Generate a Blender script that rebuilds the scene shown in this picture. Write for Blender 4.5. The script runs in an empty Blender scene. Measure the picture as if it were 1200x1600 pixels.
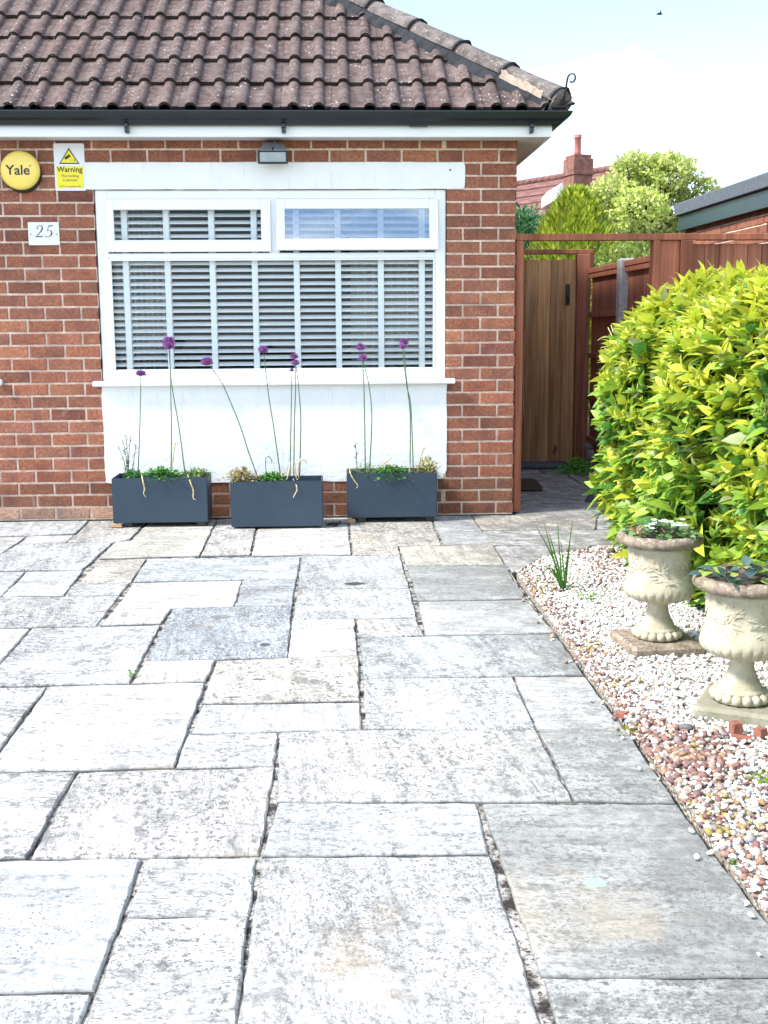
import bpy, bmesh, math, random
import numpy as np
from mathutils import Vector, Matrix
rnd = random.Random(7)
RNG = np.random.default_rng(11)
S = bpy.context.scene
COL = S.collection

# ------------------------------------------------------------------ camera
CAM_F, CAM_P, CAM_Y, CAM_R = 1800.0, math.radians(9.263), math.radians(-2.4465), math.radians(-0.368)
EYE = np.array([0.0, -7.5, 1.25])
_f = np.array([-math.sin(CAM_Y)*math.cos(CAM_P), math.cos(CAM_Y)*math.cos(CAM_P), -math.sin(CAM_P)])
_r = np.array([math.cos(CAM_Y), math.sin(CAM_Y), 0.0])
_u = np.cross(_r, _f)
CA = math.cos(CAM_R)*_r + math.sin(CAM_R)*_u
CB = -math.sin(CAM_R)*_r + math.cos(CAM_R)*_u
cam_data = bpy.data.cameras.new('camera')
cam = bpy.data.objects.new('camera', cam_data); COL.objects.link(cam)
cam_data.sensor_fit = 'VERTICAL'; cam_data.sensor_height = 36.0
cam_data.lens = 36.0*CAM_F/1600.0
cam_data.clip_start = 0.05; cam_data.clip_end = 2000
cam.matrix_world = Matrix((( CA[0], CB[0], -_f[0], EYE[0]), (CA[1], CB[1], -_f[1], EYE[1]), (CA[2], CB[2], -_f[2], EYE[2]), (0, 0, 0, 1)))
S.camera = cam

# ------------------------------------------------------------------ light
S.view_settings.view_transform = 'Standard'; S.view_settings.look = 'None'
S.view_settings.gamma = 1.0; S.view_settings.use_curve_mapping = False
S.view_settings.exposure = 2.0
SUN_EL, SUN_AZ = math.radians(47), math.radians(-106)     # azimuth from +Y towards +X; the sun stands to the left
sd = np.array([math.sin(SUN_AZ)*math.cos(SUN_EL), math.cos(SUN_AZ)*math.cos(SUN_EL), math.sin(SUN_EL)])
sl = bpy.data.lights.new('sun', 'SUN'); sl.energy = 2.1; sl.angle = math.radians(11); sl.color = (1.0, 0.96, 0.89)
so = bpy.data.objects.new('sun', sl); COL.objects.link(so)
so.rotation_euler = Vector((-sd[0], -sd[1], -sd[2])).to_track_quat('-Z', 'Y').to_euler()
so.location = (-12, -2, 14)
W_ = bpy.data.worlds.new('World'); S.world = W_; W_.use_nodes = True
nt = W_.node_tree; nt.nodes.clear()
def nd(t, typ, **kw):
    n = t.nodes.new(typ)
    for k, v in kw.items():
        if k in n.inputs: n.inputs[k].default_value = v
        else: setattr(n, k, v)
    return n
sky = nd(nt, 'ShaderNodeTexSky', sky_type='NISHITA'); sky.sun_disc = False
sky.sun_elevation = SUN_EL; sky.sun_rotation = SUN_AZ; sky.air_density = 1.0; sky.dust_density = 0.15; sky.ozone_density = 2.5
tc = nd(nt, 'ShaderNodeTexCoord')
mp = nd(nt, 'ShaderNodeMapping'); mp.inputs['Scale'].default_value = (1.0, 1.0, 3.2); mp.inputs['Location'].default_value = (0.35, 0.2, 0.12)
nz = nd(nt, 'ShaderNodeTexNoise', Scale=3.1, Detail=6.0, Roughness=0.55)
cr = nd(nt, 'ShaderNodeValToRGB'); cr.color_ramp.elements[0].position = 0.47; cr.color_ramp.elements[1].position = 0.68; cr.color_ramp.elements[0].color = (0.02, 0.02, 0.02, 1)
cl = nd(nt, 'ShaderNodeMix', data_type='RGBA'); cl.inputs[7].default_value = (9.0, 9.1, 9.2, 1)
bg = nd(nt, 'ShaderNodeBackground', Strength=0.1); wo = nd(nt, 'ShaderNodeOutputWorld')
L = nt.links.new
L(tc.outputs['Generated'], mp.inputs['Vector']); L(mp.outputs[0], nz.inputs['Vector']); L(nz.outputs[0], cr.inputs[0])
L(cr.outputs[0], cl.inputs[0]); L(sky.outputs[0], cl.inputs[6]); L(cl.outputs[2], bg.inputs[0]); L(bg.outputs[0], wo.inputs[0])

# ------------------------------------------------------------------ survey helpers: a direction seen from the tripod met with a real plane
def _ray(x, y): return CA*(x-600)/CAM_F + CB*(800-y)/CAM_F + _f
def atY(x, y, Y=0.0): d = _ray(x, y); return EYE + d*((Y-EYE[1])/d[1])
def atZ(x, y, z=0.0): d = _ray(x, y); return EYE + d*((z-EYE[2])/d[2])
def atX(x, y, X): d = _ray(x, y); return EYE + d*((X-EYE[0])/d[0])

# ------------------------------------------------------------------ mesh helpers
class MB:
    def __init__(s): s.v = []; s.f = []; s.m = []; s.c = []; s.col = (1, 1, 1); s.a = []; s.alpha = 1.0; s.mi = 0; s.sm = []; s.smooth = False
    def add(s, vs, fs):
        b = len(s.v)
        s.v += [tuple(map(float, p)) for p in vs]; s.c += [s.col]*len(vs); s.a += [s.alpha]*len(vs)
        for f in fs: s.f.append(tuple(b+i for i in f)); s.m.append(s.mi); s.sm.append(s.smooth)
    def box(s, a, b, rot=None, piv=None):
        (x0, y0, z0), (x1, y1, z1) = a, b
        x0, x1 = sorted((x0, x1)); y0, y1 = sorted((y0, y1)); z0, z1 = sorted((z0, z1))
        vs = [(x0,y0,z0),(x1,y0,z0),(x1,y1,z0),(x0,y1,z0),(x0,y0,z1),(x1,y0,z1),(x1,y1,z1),(x0,y1,z1)]
        if rot is not None:
            p = Vector(piv if piv is not None else ((x0+x1)/2,(y0+y1)/2,(z0+z1)/2)); vs = [tuple(rot @ (Vector(v)-p)+p) for v in vs]
        s.add(vs, [(0,3,2,1),(4,5,6,7),(0,1,5,4),(1,2,6,5),(2,3,7,6),(3,0,4,7)])
    def cbox(s, a, b, c=0.004, rot=None, piv=None):           # box with chamfered edges
        bm = bmesh.new(); bmesh.ops.create_cube(bm, size=1)
        a = np.minimum(a, b), np.maximum(a, b); ce = (a[0]+a[1])/2; sz = a[1]-a[0]
        for v in bm.verts: v.co = Vector([v.co[i]*sz[i]+ce[i] for i in range(3)])
        c = min(c, 0.45*min(sz))
        bmesh.ops.bevel(bm, geom=bm.edges[:], offset=c, segments=1, affect='EDGES', profile=0.5)
        if rot is not None:
            p = Vector(piv if piv is not None else ce)
            for v in bm.verts: v.co = rot @ (v.co-p)+p
        bm.verts.index_update()
        s.add([v.co for v in bm.verts], [[v.index for v in f.verts] for f in bm.faces]); bm.free()
    def tube(s, pts, rad, n=7, cap=True, flat=1.0):
        P = [Vector(p) for p in pts]; R = rad if hasattr(rad, '__len__') else [rad]*len(P)
        vs = []; up = Vector((0.13, -0.9, 0.2)).normalized()
        for i, p in enumerate(P):
            t = (P[min(i+1, len(P)-1)]-P[max(i-1, 0)]).normalized()
            a = t.cross(up)
            if a.length < 1e-4: a = t.cross(Vector((1, 0, 0)))
            a.normalize(); b = a.cross(t).normalized()
            for k in range(n):
                w = 2*math.pi*k/n; vs.append(p+(a*math.cos(w)+b*math.sin(w)*flat)*R[i])
        fs = []
        for i in range(len(P)-1):
            for k in range(n): fs.append((i*n+k, i*n+(k+1)%n, (i+1)*n+(k+1)%n, (i+1)*n+k))
        if cap: fs.append(tuple(range(n-1, -1, -1))); fs.append(tuple((len(P)-1)*n+k for k in range(n)))
        sm = s.smooth; s.smooth = True; s.add(vs, fs); s.smooth = sm
    def lathe(s, prof, n=40, c=(0, 0, 0), mod=None):
        vs = []
        for (r, z) in prof:
            for k in range(n):
                w = 2*math.pi*k/n; rr = r+(mod(w, z, r) if mod else 0)
                vs.append((c[0]+rr*math.cos(w), c[1]+rr*math.sin(w), c[2]+z))
        fs = []
        for i in range(len(prof)-1):
            for k in range(n): fs.append((i*n+k, i*n+(k+1)%n, (i+1)*n+(k+1)%n, (i+1)*n+k))
        fs.append(tuple(range(n-1, -1, -1))); fs.append(tuple((len(prof)-1)*n+k for k in range(n)))
        sm = s.smooth; s.smooth = True; s.add(vs, fs); s.smooth = sm
    def prism(s, poly, y0, y1):                              # XZ outline with thickness in Y
        n = len(poly); vs = [(x, y0, z) for x, z in poly]+[(x, y1, z) for x, z in poly]
        s.add(vs, [tuple(range(n)), tuple(range(2*n-1, n-1, -1))]+[(i, i+n, (i+1) % n+n, (i+1) % n) for i in range(n)])
    def slab(s, poly, z0, z1):                               # XY outline (any order) with thickness in Z
        ar = sum(poly[i-1][0]*poly[i][1]-poly[i][0]*poly[i-1][1] for i in range(len(poly)))
        if ar < 0: poly = poly[::-1]
        n = len(poly); vs = [(x, y, z0) for x, y in poly]+[(x, y, z1) for x, y in poly]
        s.add(vs, [tuple(range(n-1, -1, -1)), tuple(range(n, 2*n))]+[(i, (i+1) % n, (i+1) % n+n, i+n) for i in range(n)])
    def build(s, name, mats, parent=None, loc=None):
        me = bpy.data.meshes.new(name); me.from_pydata(s.v, [], s.f); 
        mats = mats if isinstance(mats, (list, tuple)) else [mats]
        for m in mats: me.materials.append(m)
        me.polygons.foreach_set('material_index', s.m); me.polygons.foreach_set('use_smooth', s.sm)
        at = me.attributes.new('tint', 'FLOAT_COLOR', 'POINT')
        c = np.ones((len(s.v), 4), np.float32); c[:, :3] = np.array(s.c, np.float32).reshape(-1, 3); c[:, 3] = s.a; at.data.foreach_set('color', c.ravel())
        me.update(); return link(name, me, parent, loc)
def link(name, me, parent=None, loc=None):
    o = bpy.data.objects.new(name, me); COL.objects.link(o)
    if loc is not None:
        me.transform(Matrix.Translation(-Vector(loc))); o.location = loc
    if parent is not None:
        o.parent = parent
        me.transform(Matrix.Translation(-world_loc(parent)))
    return o
def world_loc(o):
    v = Vector((0, 0, 0))
    while o is not None: v += o.location; o = o.parent
    return v
def tag(o, label=None, cat=None, group=None, kind=None):
    if label: o['label'] = label
    if cat: o['category'] = cat
    if group: o['group'] = group
    if kind: o['kind'] = kind
    return o
def thing(name, loc, label, cat, group=None):
    o = bpy.data.objects.new(name, None); COL.objects.link(o); o.location = loc; o.empty_display_size = 0.1
    return tag(o, label, cat, group)
def raw(name, V, F, tint, mats, parent=None, mi=None, smooth=False):   # numpy mesh: F is (n,3) or (n,4)
    me = bpy.data.meshes.new(name); k = F.shape[1]
    me.vertices.add(len(V)); me.loops.add(F.size); me.polygons.add(len(F))
    me.vertices.foreach_set('co', V.astype(np.float32).ravel()); me.loops.foreach_set('vertex_index', F.astype(np.int32).ravel())
    me.polygons.foreach_set('loop_start', np.arange(len(F), dtype=np.int32)*k)
    mats = mats if isinstance(mats, (list, tuple)) else [mats]
    for m in mats: me.materials.append(m)
    if smooth: me.polygons.foreach_set('use_smooth', np.ones(len(F), bool))
    me.update(calc_edges=True)
    at = me.attributes.new('tint', 'FLOAT_COLOR', 'POINT'); c = np.ones((len(V), 4), np.float32); c[:, :3] = tint; at.data.foreach_set('color', c.ravel())
    return link(name, me, parent)

# ------------------------------------------------------------------ materials
class MT:
    def __init__(s, name, rough=0.8, spec=0.5, metal=0.0):
        s.m = bpy.data.materials.new(name); s.m.use_nodes = True; s.t = s.m.node_tree; s.b = s.t.nodes['Principled BSDF']
        s.b.inputs['Roughness'].default_value = rough; s.b.inputs['Specular IOR Level'].default_value = spec; s.b.inputs['Metallic'].default_value = metal
        s.co = None
    def pos(s):
        if s.co is None: s.co = nd(s.t, 'ShaderNodeTexCoord').outputs['Object']
        return s.co
    def map(s, scale):
        n = nd(s.t, 'ShaderNodeMapping'); n.inputs['Scale'].default_value = scale if hasattr(scale, '__len__') else (scale,)*3
        s.t.links.new(s.pos(), n.inputs[0]); return n.outputs[0]
    def noise(s, scale=5, detail=4, rough=0.55, lo=0.35, hi=0.65, vec=None, dist=0.0):
        n = nd(s.t, 'ShaderNodeTexNoise', Detail=detail, Roughness=rough, Distortion=dist); n.inputs['Scale'].default_value = 1.0 if hasattr(scale, '__len__') else scale
        s.t.links.new(s.map(scale) if hasattr(scale, '__len__') else (vec or s.pos()), n.inputs['Vector'])
        r = nd(s.t, 'ShaderNodeMapRange'); r.inputs['From Min'].default_value = lo; r.inputs['From Max'].default_value = hi
        s.t.links.new(n.outputs[0], r.inputs[0]); return r.outputs[0]
    def voro(s, scale, lo, hi, feature='F1', vec=None):
        n = nd(s.t, 'ShaderNodeTexVoronoi', Scale=scale); n.feature = feature
        s.t.links.new(vec or s.pos(), n.inputs['Vector'])
        r = nd(s.t, 'ShaderNodeMapRange'); r.inputs['From Min'].default_value = lo; r.inputs['From Max'].default_value = hi
        s.t.links.new(n.outputs['Distance'], r.inputs[0]); return r.outputs[0]
    def mul(s, a, b, op='MULTIPLY'):
        n = nd(s.t, 'ShaderNodeMath', operation=op); n.use_clamp = True
        for i, q in enumerate((a, b)):
            if isinstance(q, (int, float)): n.inputs[i].default_value = q
            else: s.t.links.new(q, n.inputs[i])
        return n.outputs[0]
    def mix(s, fac, a, b, mode='MIX'):
        n = nd(s.t, 'ShaderNodeMix', data_type='RGBA', blend_type=mode)
        for i, q in ((0, fac), (6, a), (7, b)):
            if isinstance(q, (int, float)): n.inputs[i].default_value = q
            elif isinstance(q, tuple): n.inputs[i].default_value = (*q[:3], 1)
            else: s.t.links.new(q, n.inputs[i])
        return n.outputs[2]
    def tint(s): 
        n = nd(s.t, 'ShaderNodeAttribute'); n.attribute_name = 'tint'; return n.outputs['Color']
    def tinted(s, c): return s.mix(1.0, c, s.tint(), 'MULTIPLY')
    def color(s, c):
        if isinstance(c, tuple): s.b.inputs['Base Color'].default_value = (*c, 1)
        else: s.t.links.new(c, s.b.inputs['Base Color'])
        return s
    def bump(s, h, strength=0.4, dist=0.01):
        n = nd(s.t, 'ShaderNodeBump', Strength=strength, Distance=dist); s.t.links.new(h, n.inputs['Height']); s.t.links.new(n.outputs[0], s.b.inputs['Normal']); return s
    def rough(s, h, a, b):
        r = nd(s.t, 'ShaderNodeMapRange'); r.inputs['To Min'].default_value = a; r.inputs['To Max'].default_value = b
        s.t.links.new(h, r.inputs[0]); s.t.links.new(r.outputs[0], s.b.inputs['Roughness']); return s
def simple(name, c, rough=0.6, var=0.25, scale=12, bump=0.0, spec=0.5, tint=False):
    m = MT(name, rough, spec); d = tuple(x*(1-var) for x in c)
    k = m.mix(m.noise(scale), d, c)
    m.color(m.tinted(k) if tint else k)
    if bump: m.bump(m.noise(scale*6, lo=0, hi=1), bump, 0.004)
    return m.m

m = MT('brick', 0.9, 0.25)
c = m.mix(m.noise(60, 5), (0.2, 0.07, 0.041), (0.345, 0.142, 0.086))
c = m.mix(m.noise(9, 3, lo=0.45, hi=0.75), c, (0.16, 0.064, 0.05))
c = m.tinted(c)
c = m.mix(m.mul(m.noise(170, 2, lo=0.66, hi=0.76), 0.7), c, (0.6, 0.47, 0.38))
c = m.mix(m.mul(m.noise(6, 4, lo=0.62, hi=0.8), 0.35), c, (0.55, 0.42, 0.35))
m.color(c).bump(m.noise(90, 6, lo=0, hi=1), 0.5, 0.006); BRICK = m.m
m = MT('mortar', 0.95, 0.2)
c = m.mix(m.noise(30, 5), (0.58, 0.43, 0.33), (0.8, 0.64, 0.51)); c = m.mix(m.noise(4, 3, lo=0.5, hi=0.75), c, (0.36, 0.27, 0.21))
m.color(c).bump(m.noise(120, 5, lo=0, hi=1), 0.6, 0.006); MORTAR = m.m
m = MT('painted_render', 0.75, 0.3)
c = m.mix(m.noise(7, 5, lo=0.4, hi=0.8), (0.82, 0.82, 0.81), (0.76, 0.76, 0.75)); c = m.mix(m.mul(m.noise((16, 16, 2.2), 5, 0.65, lo=0.58, hi=0.72), 0.35), c, (0.5, 0.47, 0.42)); c = m.mix(m.mul(m.voro(30, 0.1, 0.05), m.noise(5, 3, lo=0.5, hi=0.62)), c, (0.4, 0.36, 0.32)); m.color(c).bump(m.noise(22, 7, 0.65, lo=0, hi=1), 0.5, 0.01); PAINT = m.m
UPVC = simple('white_plastic', (0.82, 0.83, 0.84), 0.32, 0.03, 3)
SOFFITM = simple('soffit_board', (0.62, 0.62, 0.63), 0.5, 0.1, 4)
m = MT('roof_tile', 0.85, 0.3)
c = m.mix(m.noise(22, 6), (0.055, 0.036, 0.032), (0.128, 0.088, 0.08)); c = m.tinted(c)
c = m.mix(m.mul(m.noise(5, 4, lo=0.5, hi=0.8), 0.35), c, (0.26, 0.22, 0.2))
spots = m.mul(m.voro(26, 0.2, 0.12), m.noise(4.5, 3, lo=0.46, hi=0.6))
spots2 = m.mul(m.voro(60, 0.22, 0.14), m.noise(7, 3, lo=0.5, hi=0.62))
c = m.mix(m.mul(spots, 0.75), c, (0.55, 0.54, 0.5)); c = m.mix(m.mul(spots2, 0.7), c, (0.6, 0.59, 0.55))
m.color(c).bump(m.noise(220, 4, lo=0, hi=1), 0.5, 0.002); TILE = m.m
m = MT('ridge_tile', 0.9, 0.3)
c = m.mix(m.noise(14, 6), (0.082, 0.07, 0.066), (0.175, 0.15, 0.142)); c = m.tinted(c)
c = m.mix(m.mul(m.noise(24, 4, lo=0.55, hi=0.7), 0.6), c, (0.25, 0.215, 0.17)); c = m.mix(m.mul(m.voro(40, 0.18, 0.1), 0.6), c, (0.6, 0.58, 0.52))
m.color(c).bump(m.noise(50, 6, lo=0, hi=1), 0.6, 0.008); RIDGE = m.m
BEDDING = simple('bedding_mortar', (0.022, 0.025, 0.032), 0.9, 0.5, 30, 0.5)
TORCH = simple('exposed_mortar', (0.5, 0.38, 0.3), 0.9, 0.4, 40, 0.5)
GUTTER = simple('gutter_plastic', (0.006, 0.016, 0.022), 0.28, 0.3, 6)
IRON = simple('black_iron', (0.02, 0.025, 0.035), 0.4, 0.3, 20)
BLACK = simple('black_plastic', (0.012, 0.012, 0.014), 0.45, 0.2, 20)
# slabs
m = MT('sandstone_slab', 0.8, 0.35)
RAWPOS = m.pos(); at_ = nd(m.t, 'ShaderNodeAttribute'); at_.attribute_name = 'tint'; AL = at_.outputs['Alpha']
def lin(a, k, b=0.0):
    n = nd(m.t, 'ShaderNodeMath', operation='MULTIPLY_ADD'); m.t.links.new(a, n.inputs[0]); n.inputs[1].default_value = k; n.inputs[2].default_value = b; return n.outputs[0]
fr_ = nd(m.t, 'ShaderNodeMath', operation='FRACT'); m.t.links.new(lin(AL, 7.13), fr_.inputs[0]); rd_ = nd(m.t, 'ShaderNodeMath', operation='ROUND'); m.t.links.new(fr_.outputs[0], rd_.inputs[0])
vr_ = nd(m.t, 'ShaderNodeVectorRotate'); vr_.rotation_type = 'Z_AXIS'; m.t.links.new(RAWPOS, vr_.inputs['Vector']); an_ = lin(rd_.outputs[0], 1.35, 0.1); m.t.links.new(an_, vr_.inputs['Angle'])
cb_ = nd(m.t, 'ShaderNodeCombineXYZ'); m.t.links.new(lin(AL, 37.0), cb_.inputs[0]); m.t.links.new(lin(AL, -53.0), cb_.inputs[1]); m.t.links.new(lin(AL, 19.0), cb_.inputs[2])
va_ = nd(m.t, 'ShaderNodeVectorMath', operation='ADD'); m.t.links.new(vr_.outputs[0], va_.inputs[0]); m.t.links.new(cb_.outputs[0], va_.inputs[1]); m.co = va_.outputs[0]
f2_ = nd(m.t, 'ShaderNodeMath', operation='FRACT'); m.t.links.new(lin(AL, 23.7), f2_.inputs[0]); DIRT = lin(f2_.outputs[0], 0.75, 0.3)
fine = m.noise(42, 8, 0.7, lo=0.40, hi=0.62)
streak = m.noise((3.0, 26.0, 4.0), 7, 0.65, lo=0.46, hi=0.58, dist=0.6)
big = m.noise(3.2, 5, 0.6, lo=0.36, hi=0.66)
c = m.mix(big, (0.39, 0.388, 0.372), (0.58, 0.575, 0.553))
c = m.mix(m.mul(m.mul(streak, fine), 0.75), c, (0.15, 0.148, 0.145))
c = m.tinted(c)
c = m.mix(m.mul(m.noise(11, 9, 0.78, lo=0.53, hi=0.6), lin(DIRT, 0.75)), c, (0.12, 0.12, 0.115))
sp = m.mul(m.voro(46, 0.30, 0.18), m.noise(6, 3, lo=0.46, hi=0.62)); sp = m.mul(sp, m.noise(120, 2, lo=0.35, hi=0.6))
c = m.mix(m.mul(sp, 0.85), c, (0.06, 0.056, 0.05))
sp = m.mul(m.voro(95, 0.3, 0.2), m.noise(3.7, 3, lo=0.44, hi=0.6)); c = m.mix(m.mul(sp, 0.75), c, (0.075, 0.07, 0.065))
c = m.mix(m.mul(m.noise(150, 3, lo=0.6, hi=0.7), 0.5), c, (0.1, 0.097, 0.092))
ero = m.mul(m.noise(52, 10, 0.78, lo=0.525, hi=0.56), m.noise((3.5, 7, 3.5), 5, 0.65, lo=0.38, hi=0.54)); c = m.mix(m.mul(ero, DIRT), c, (0.095, 0.094, 0.09))
ero = m.mul(m.noise((50, 150, 50), 7, 0.75, lo=0.55, hi=0.58), m.noise(2.7, 4, 0.6, lo=0.36, hi=0.55)); c = m.mix(m.mul(ero, DIRT), c, (0.07, 0.067, 0.064))
sx_ = nd(m.t, 'ShaderNodeSeparateXYZ'); m.t.links.new(RAWPOS, sx_.inputs[0]); ed = nd(m.t, 'ShaderNodeMapRange'); ed.inputs['From Min'].default_value = 0.45; ed.inputs['From Max'].default_value = 0.95; m.t.links.new(sx_.outputs[0], ed.inputs[0])
c = m.mix(m.mul(m.mul(ed.outputs[0], m.noise(9, 9, 0.75, lo=0.4, hi=0.57)), 0.9), c, (0.13, 0.13, 0.125))
for (px, py, rx, ry, col_, st_) in ((555, 912.5, .05, .033, (.03, .03, .035), .95), (346, 964.5, .045, .034, (.13, .13, .14), .85), (305, 978.5, .04, .03, (.14, .14, .145), .8), (414, 1007.5, .02, .026, (.05, .05, .06), .9), (365, 1090, .026, .008, (.04, .04, .05), .9), (404, 1062, .024, .009, (.05, .05, .06), .9), (355, 950, .03, .02, (.16, .16, .165), .5), (931, 1378, .024, .02, (.26, .6, .34), .9)):
    q = EYE+(CA*(px-600)/CAM_F+CB*(800-py)/CAM_F+_f)*(-EYE[2]/(CA*(px-600)/CAM_F+CB*(800-py)/CAM_F+_f)[2])
    mpn = nd(m.t, 'ShaderNodeMapping'); mpn.vector_type = 'TEXTURE'; mpn.inputs['Location'].default_value = (q[0], q[1], 0); mpn.inputs['Scale'].default_value = (rx, ry, 1.0); m.t.links.new(RAWPOS, mpn.inputs[0])
    ln_ = nd(m.t, 'ShaderNodeVectorMath', operation='LENGTH'); m.t.links.new(mpn.outputs[0], ln_.inputs[0]); dd = nd(m.t, 'ShaderNodeMath', operation='MULTIPLY_ADD'); m.t.links.new(m.noise(45, 3, lo=0, hi=1), dd.inputs[0]); dd.inputs[1].default_value = 0.7; m.t.links.new(ln_.outputs['Value'], dd.inputs[2])
    mr = nd(m.t, 'ShaderNodeMapRange'); mr.inputs['From Min'].default_value = 1.5; mr.inputs['From Max'].default_value = 1.25; mr.inputs['To Max'].default_value = st_; m.t.links.new(dd.outputs[0], mr.inputs[0]); c = m.mix(mr.outputs[0], c, col_)
c = m.mix(m.mul(m.noise(2.3, 4, lo=0.6, hi=0.72), 0.3), c, (0.4, 0.31, 0.2))
m.color(c).bump(m.mix(0.5, m.noise((5, 30, 5), 6, lo=0, hi=1), m.noise(28, 8, lo=0, hi=1)), 0.6, 0.016); SLAB = m.m
m = MT('joint_mortar', 0.95, 0.2)
c = m.mix(m.noise(14, 6, 0.7, lo=0.42, hi=0.56), (0.03, 0.027, 0.024), (0.4, 0.385, 0.35)); c = m.mix(m.noise(70, 3, lo=0.55, hi=0.65), c, (0.06, 0.04, 0.035))
m.color(c).bump(m.noise(90, 5, lo=0, hi=1), 0.8, 0.01); JOINT = m.m
m = MT('gravel_grit', 0.95, 0.2); m.color(m.mix(m.voro(70, 0.1, 0.5), (0.62, 0.6, 0.56), (0.3, 0.26, 0.22))).bump(m.voro(70, 0.0, 0.6), 0.8, 0.01); GRIT = m.m
SOIL = simple('soil', (0.05, 0.036, 0.025), 0.95, 0.5, 25, 0.6)
m = MT('ground_soil', 0.95, 0.2); m.color(m.mix(m.noise(1.3, 8), (0.06, 0.075, 0.03), (0.1, 0.085, 0.06))); GROUND = m.m
m = MT('gravel_stone', 0.75, 0.35); c = m.tinted(m.mix(m.noise(90, 5), (0.72, 0.72, 0.72), (1, 1, 1))); m.color(c).bump(m.noise(150, 4, lo=0, hi=1), 0.4, 0.003); PEBBLE = m.m
def wood(name, a, b, knots=True, rough=0.8):
    m = MT(name, rough, 0.3)
    g = m.noise((45, 45, 1.6), 6, 0.6, lo=0.35, hi=0.65, dist=0.0); c = m.mix(g, a, b)
    c = m.mix(m.mul(m.noise((14, 14, 0.9), 4, lo=0.45, hi=0.7), 0.7), c, tuple(x*0.55 for x in a))
    c = m.mix(m.mul(m.noise((6, 6, 2.2), 3, lo=0.68, hi=0.74), 0.8), c, tuple(x*0.3 for x in a))
    m.color(m.tinted(c)).bump(m.noise((90, 90, 3), 5, lo=0, hi=1), 0.35, 0.004); return m.m
STAIN = wood('red_stained_timber', (0.23, 0.074, 0.038), (0.38, 0.135, 0.072))
FENCEW = wood('brown_fence_timber', (0.22, 0.08, 0.045), (0.36, 0.14, 0.08))
GATEW = wood('weathered_gate_timber', (0.33, 0.168, 0.076), (0.54, 0.305, 0.145))
CONC = simple('concrete', (0.42, 0.41, 0.4), 0.9, 0.3, 30, 0.5)
m = MT('cast_stone', 0.9, 0.25)
c = m.mix(m.noise(12, 6), (0.34, 0.305, 0.215), (0.5, 0.465, 0.35)); c = m.mix(m.mul(m.noise(5, 5, lo=0.5, hi=0.72), 0.5), c, (0.22, 0.2, 0.13)); c = m.mix(m.mul(m.noise(60, 4, lo=0.6, hi=0.7), 0.4), c, (0.2, 0.17, 0.12))
m.color(m.tinted(c)).bump(m.noise(70, 6, lo=0, hi=1), 0.5, 0.006); STONE = m.m
m = MT('weathered_stone', 0.95, 0.2)
c = m.mix(m.noise(26, 6), (0.15, 0.115, 0.085), (0.31, 0.25, 0.19)); c = m.mix(m.mul(m.noise(90, 4, lo=0.58, hi=0.68), 0.7), c, (0.5, 0.46, 0.39)); c = m.mix(m.mul(m.noise(9, 4, lo=0.55, hi=0.7), 0.5), c, (0.12, 0.12, 0.05))
m.color(m.tinted(c)).bump(m.noise(60, 6, lo=0, hi=1), 0.8, 0.008); WSTONE = m.m
PLANTM = simple('slate_blue_planter', (0.02, 0.042, 0.068), 0.5, 0.18, 5, 0.1)
def foliage(name, rough=0.42, trans=0.35, spots=0.0):
    m = MT(name, rough, 0.45); c = m.tinted(m.mix(m.noise(35, 3), (0.82, 0.82, 0.8), (1, 1, 1)))
    if spots: c = m.mix(m.mul(m.noise(110, 2, lo=0.6, hi=0.66), spots), c, (0.5, 0.5, 0.1))
    m.color(c); t = nd(m.t, 'ShaderNodeBsdfTranslucent'); x = nd(m.t, 'ShaderNodeMixShader'); x.inputs[0].default_value = trans
    out = m.t.nodes['Material Output']; m.t.links.new(c, t.inputs[0]); m.t.links.new(m.b.outputs[0], x.inputs[1]); m.t.links.new(t.outputs[0], x.inputs[2]); m.t.links.new(x.outputs[0], out.inputs[0]); return m.m
LEAF = foliage('leaf'); LAUREL = foliage('laurel_leaf', 0.45, 0.36, 0.5)
PETAL = foliage('petal', 0.7, 0.25)
TWIG = simple('twig', (0.08, 0.06, 0.035), 0.9, 0.4, 30)
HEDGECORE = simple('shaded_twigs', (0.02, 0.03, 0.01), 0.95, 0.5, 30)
STRAW = simple('withered_leaf', (0.68, 0.56, 0.3), 0.85, 0.5, 90, 0.3)
m = MT('window_glass', 0.02); m.t.nodes.remove(m.b)
tr = nd(m.t, 'ShaderNodeBsdfTransparent'); tr.inputs[0].default_value = (0.97, 0.985, 0.985, 1); gl = nd(m.t, 'ShaderNodeBsdfGlossy', Roughness=0.01); gl.inputs[0].default_value = (0.9, 0.95, 1, 1)
fr = nd(m.t, 'ShaderNodeFresnel', IOR=1.22); x = nd(m.t, 'ShaderNodeMixShader')
m.t.links.new(fr.outputs[0], x.inputs[0]); m.t.links.new(tr.outputs[0], x.inputs[1]); m.t.links.new(gl.outputs[0], x.inputs[2]); m.t.links.new(x.outputs[0], m.t.nodes['Material Output'].inputs[0]); GLASS = m.m
SKYGLASS = GLASS.copy(); SKYGLASS.name = 'reflective_glass'
for n_ in SKYGLASS.node_tree.nodes:
    if n_.type == 'FRESNEL': n_.inputs['IOR'].default_value = 2.35  # index raised to exaggerate the sky reflection in the tilted fanlight
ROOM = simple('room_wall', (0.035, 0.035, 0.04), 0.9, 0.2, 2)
CURTAIN = simple('curtain_cloth', (0.42, 0.42, 0.4), 0.9, 0.15, 8)
BLIND = simple('blind_slat', (0.86, 0.87, 0.86), 0.4, 0.03, 4)
TAPE = simple('blind_tape', (0.88, 0.88, 0.87), 0.8, 0.03, 60)
YELLOW = simple('yellow_plastic', (0.86, 0.64, 0.13), 0.3, 0.03, 4)
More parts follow.
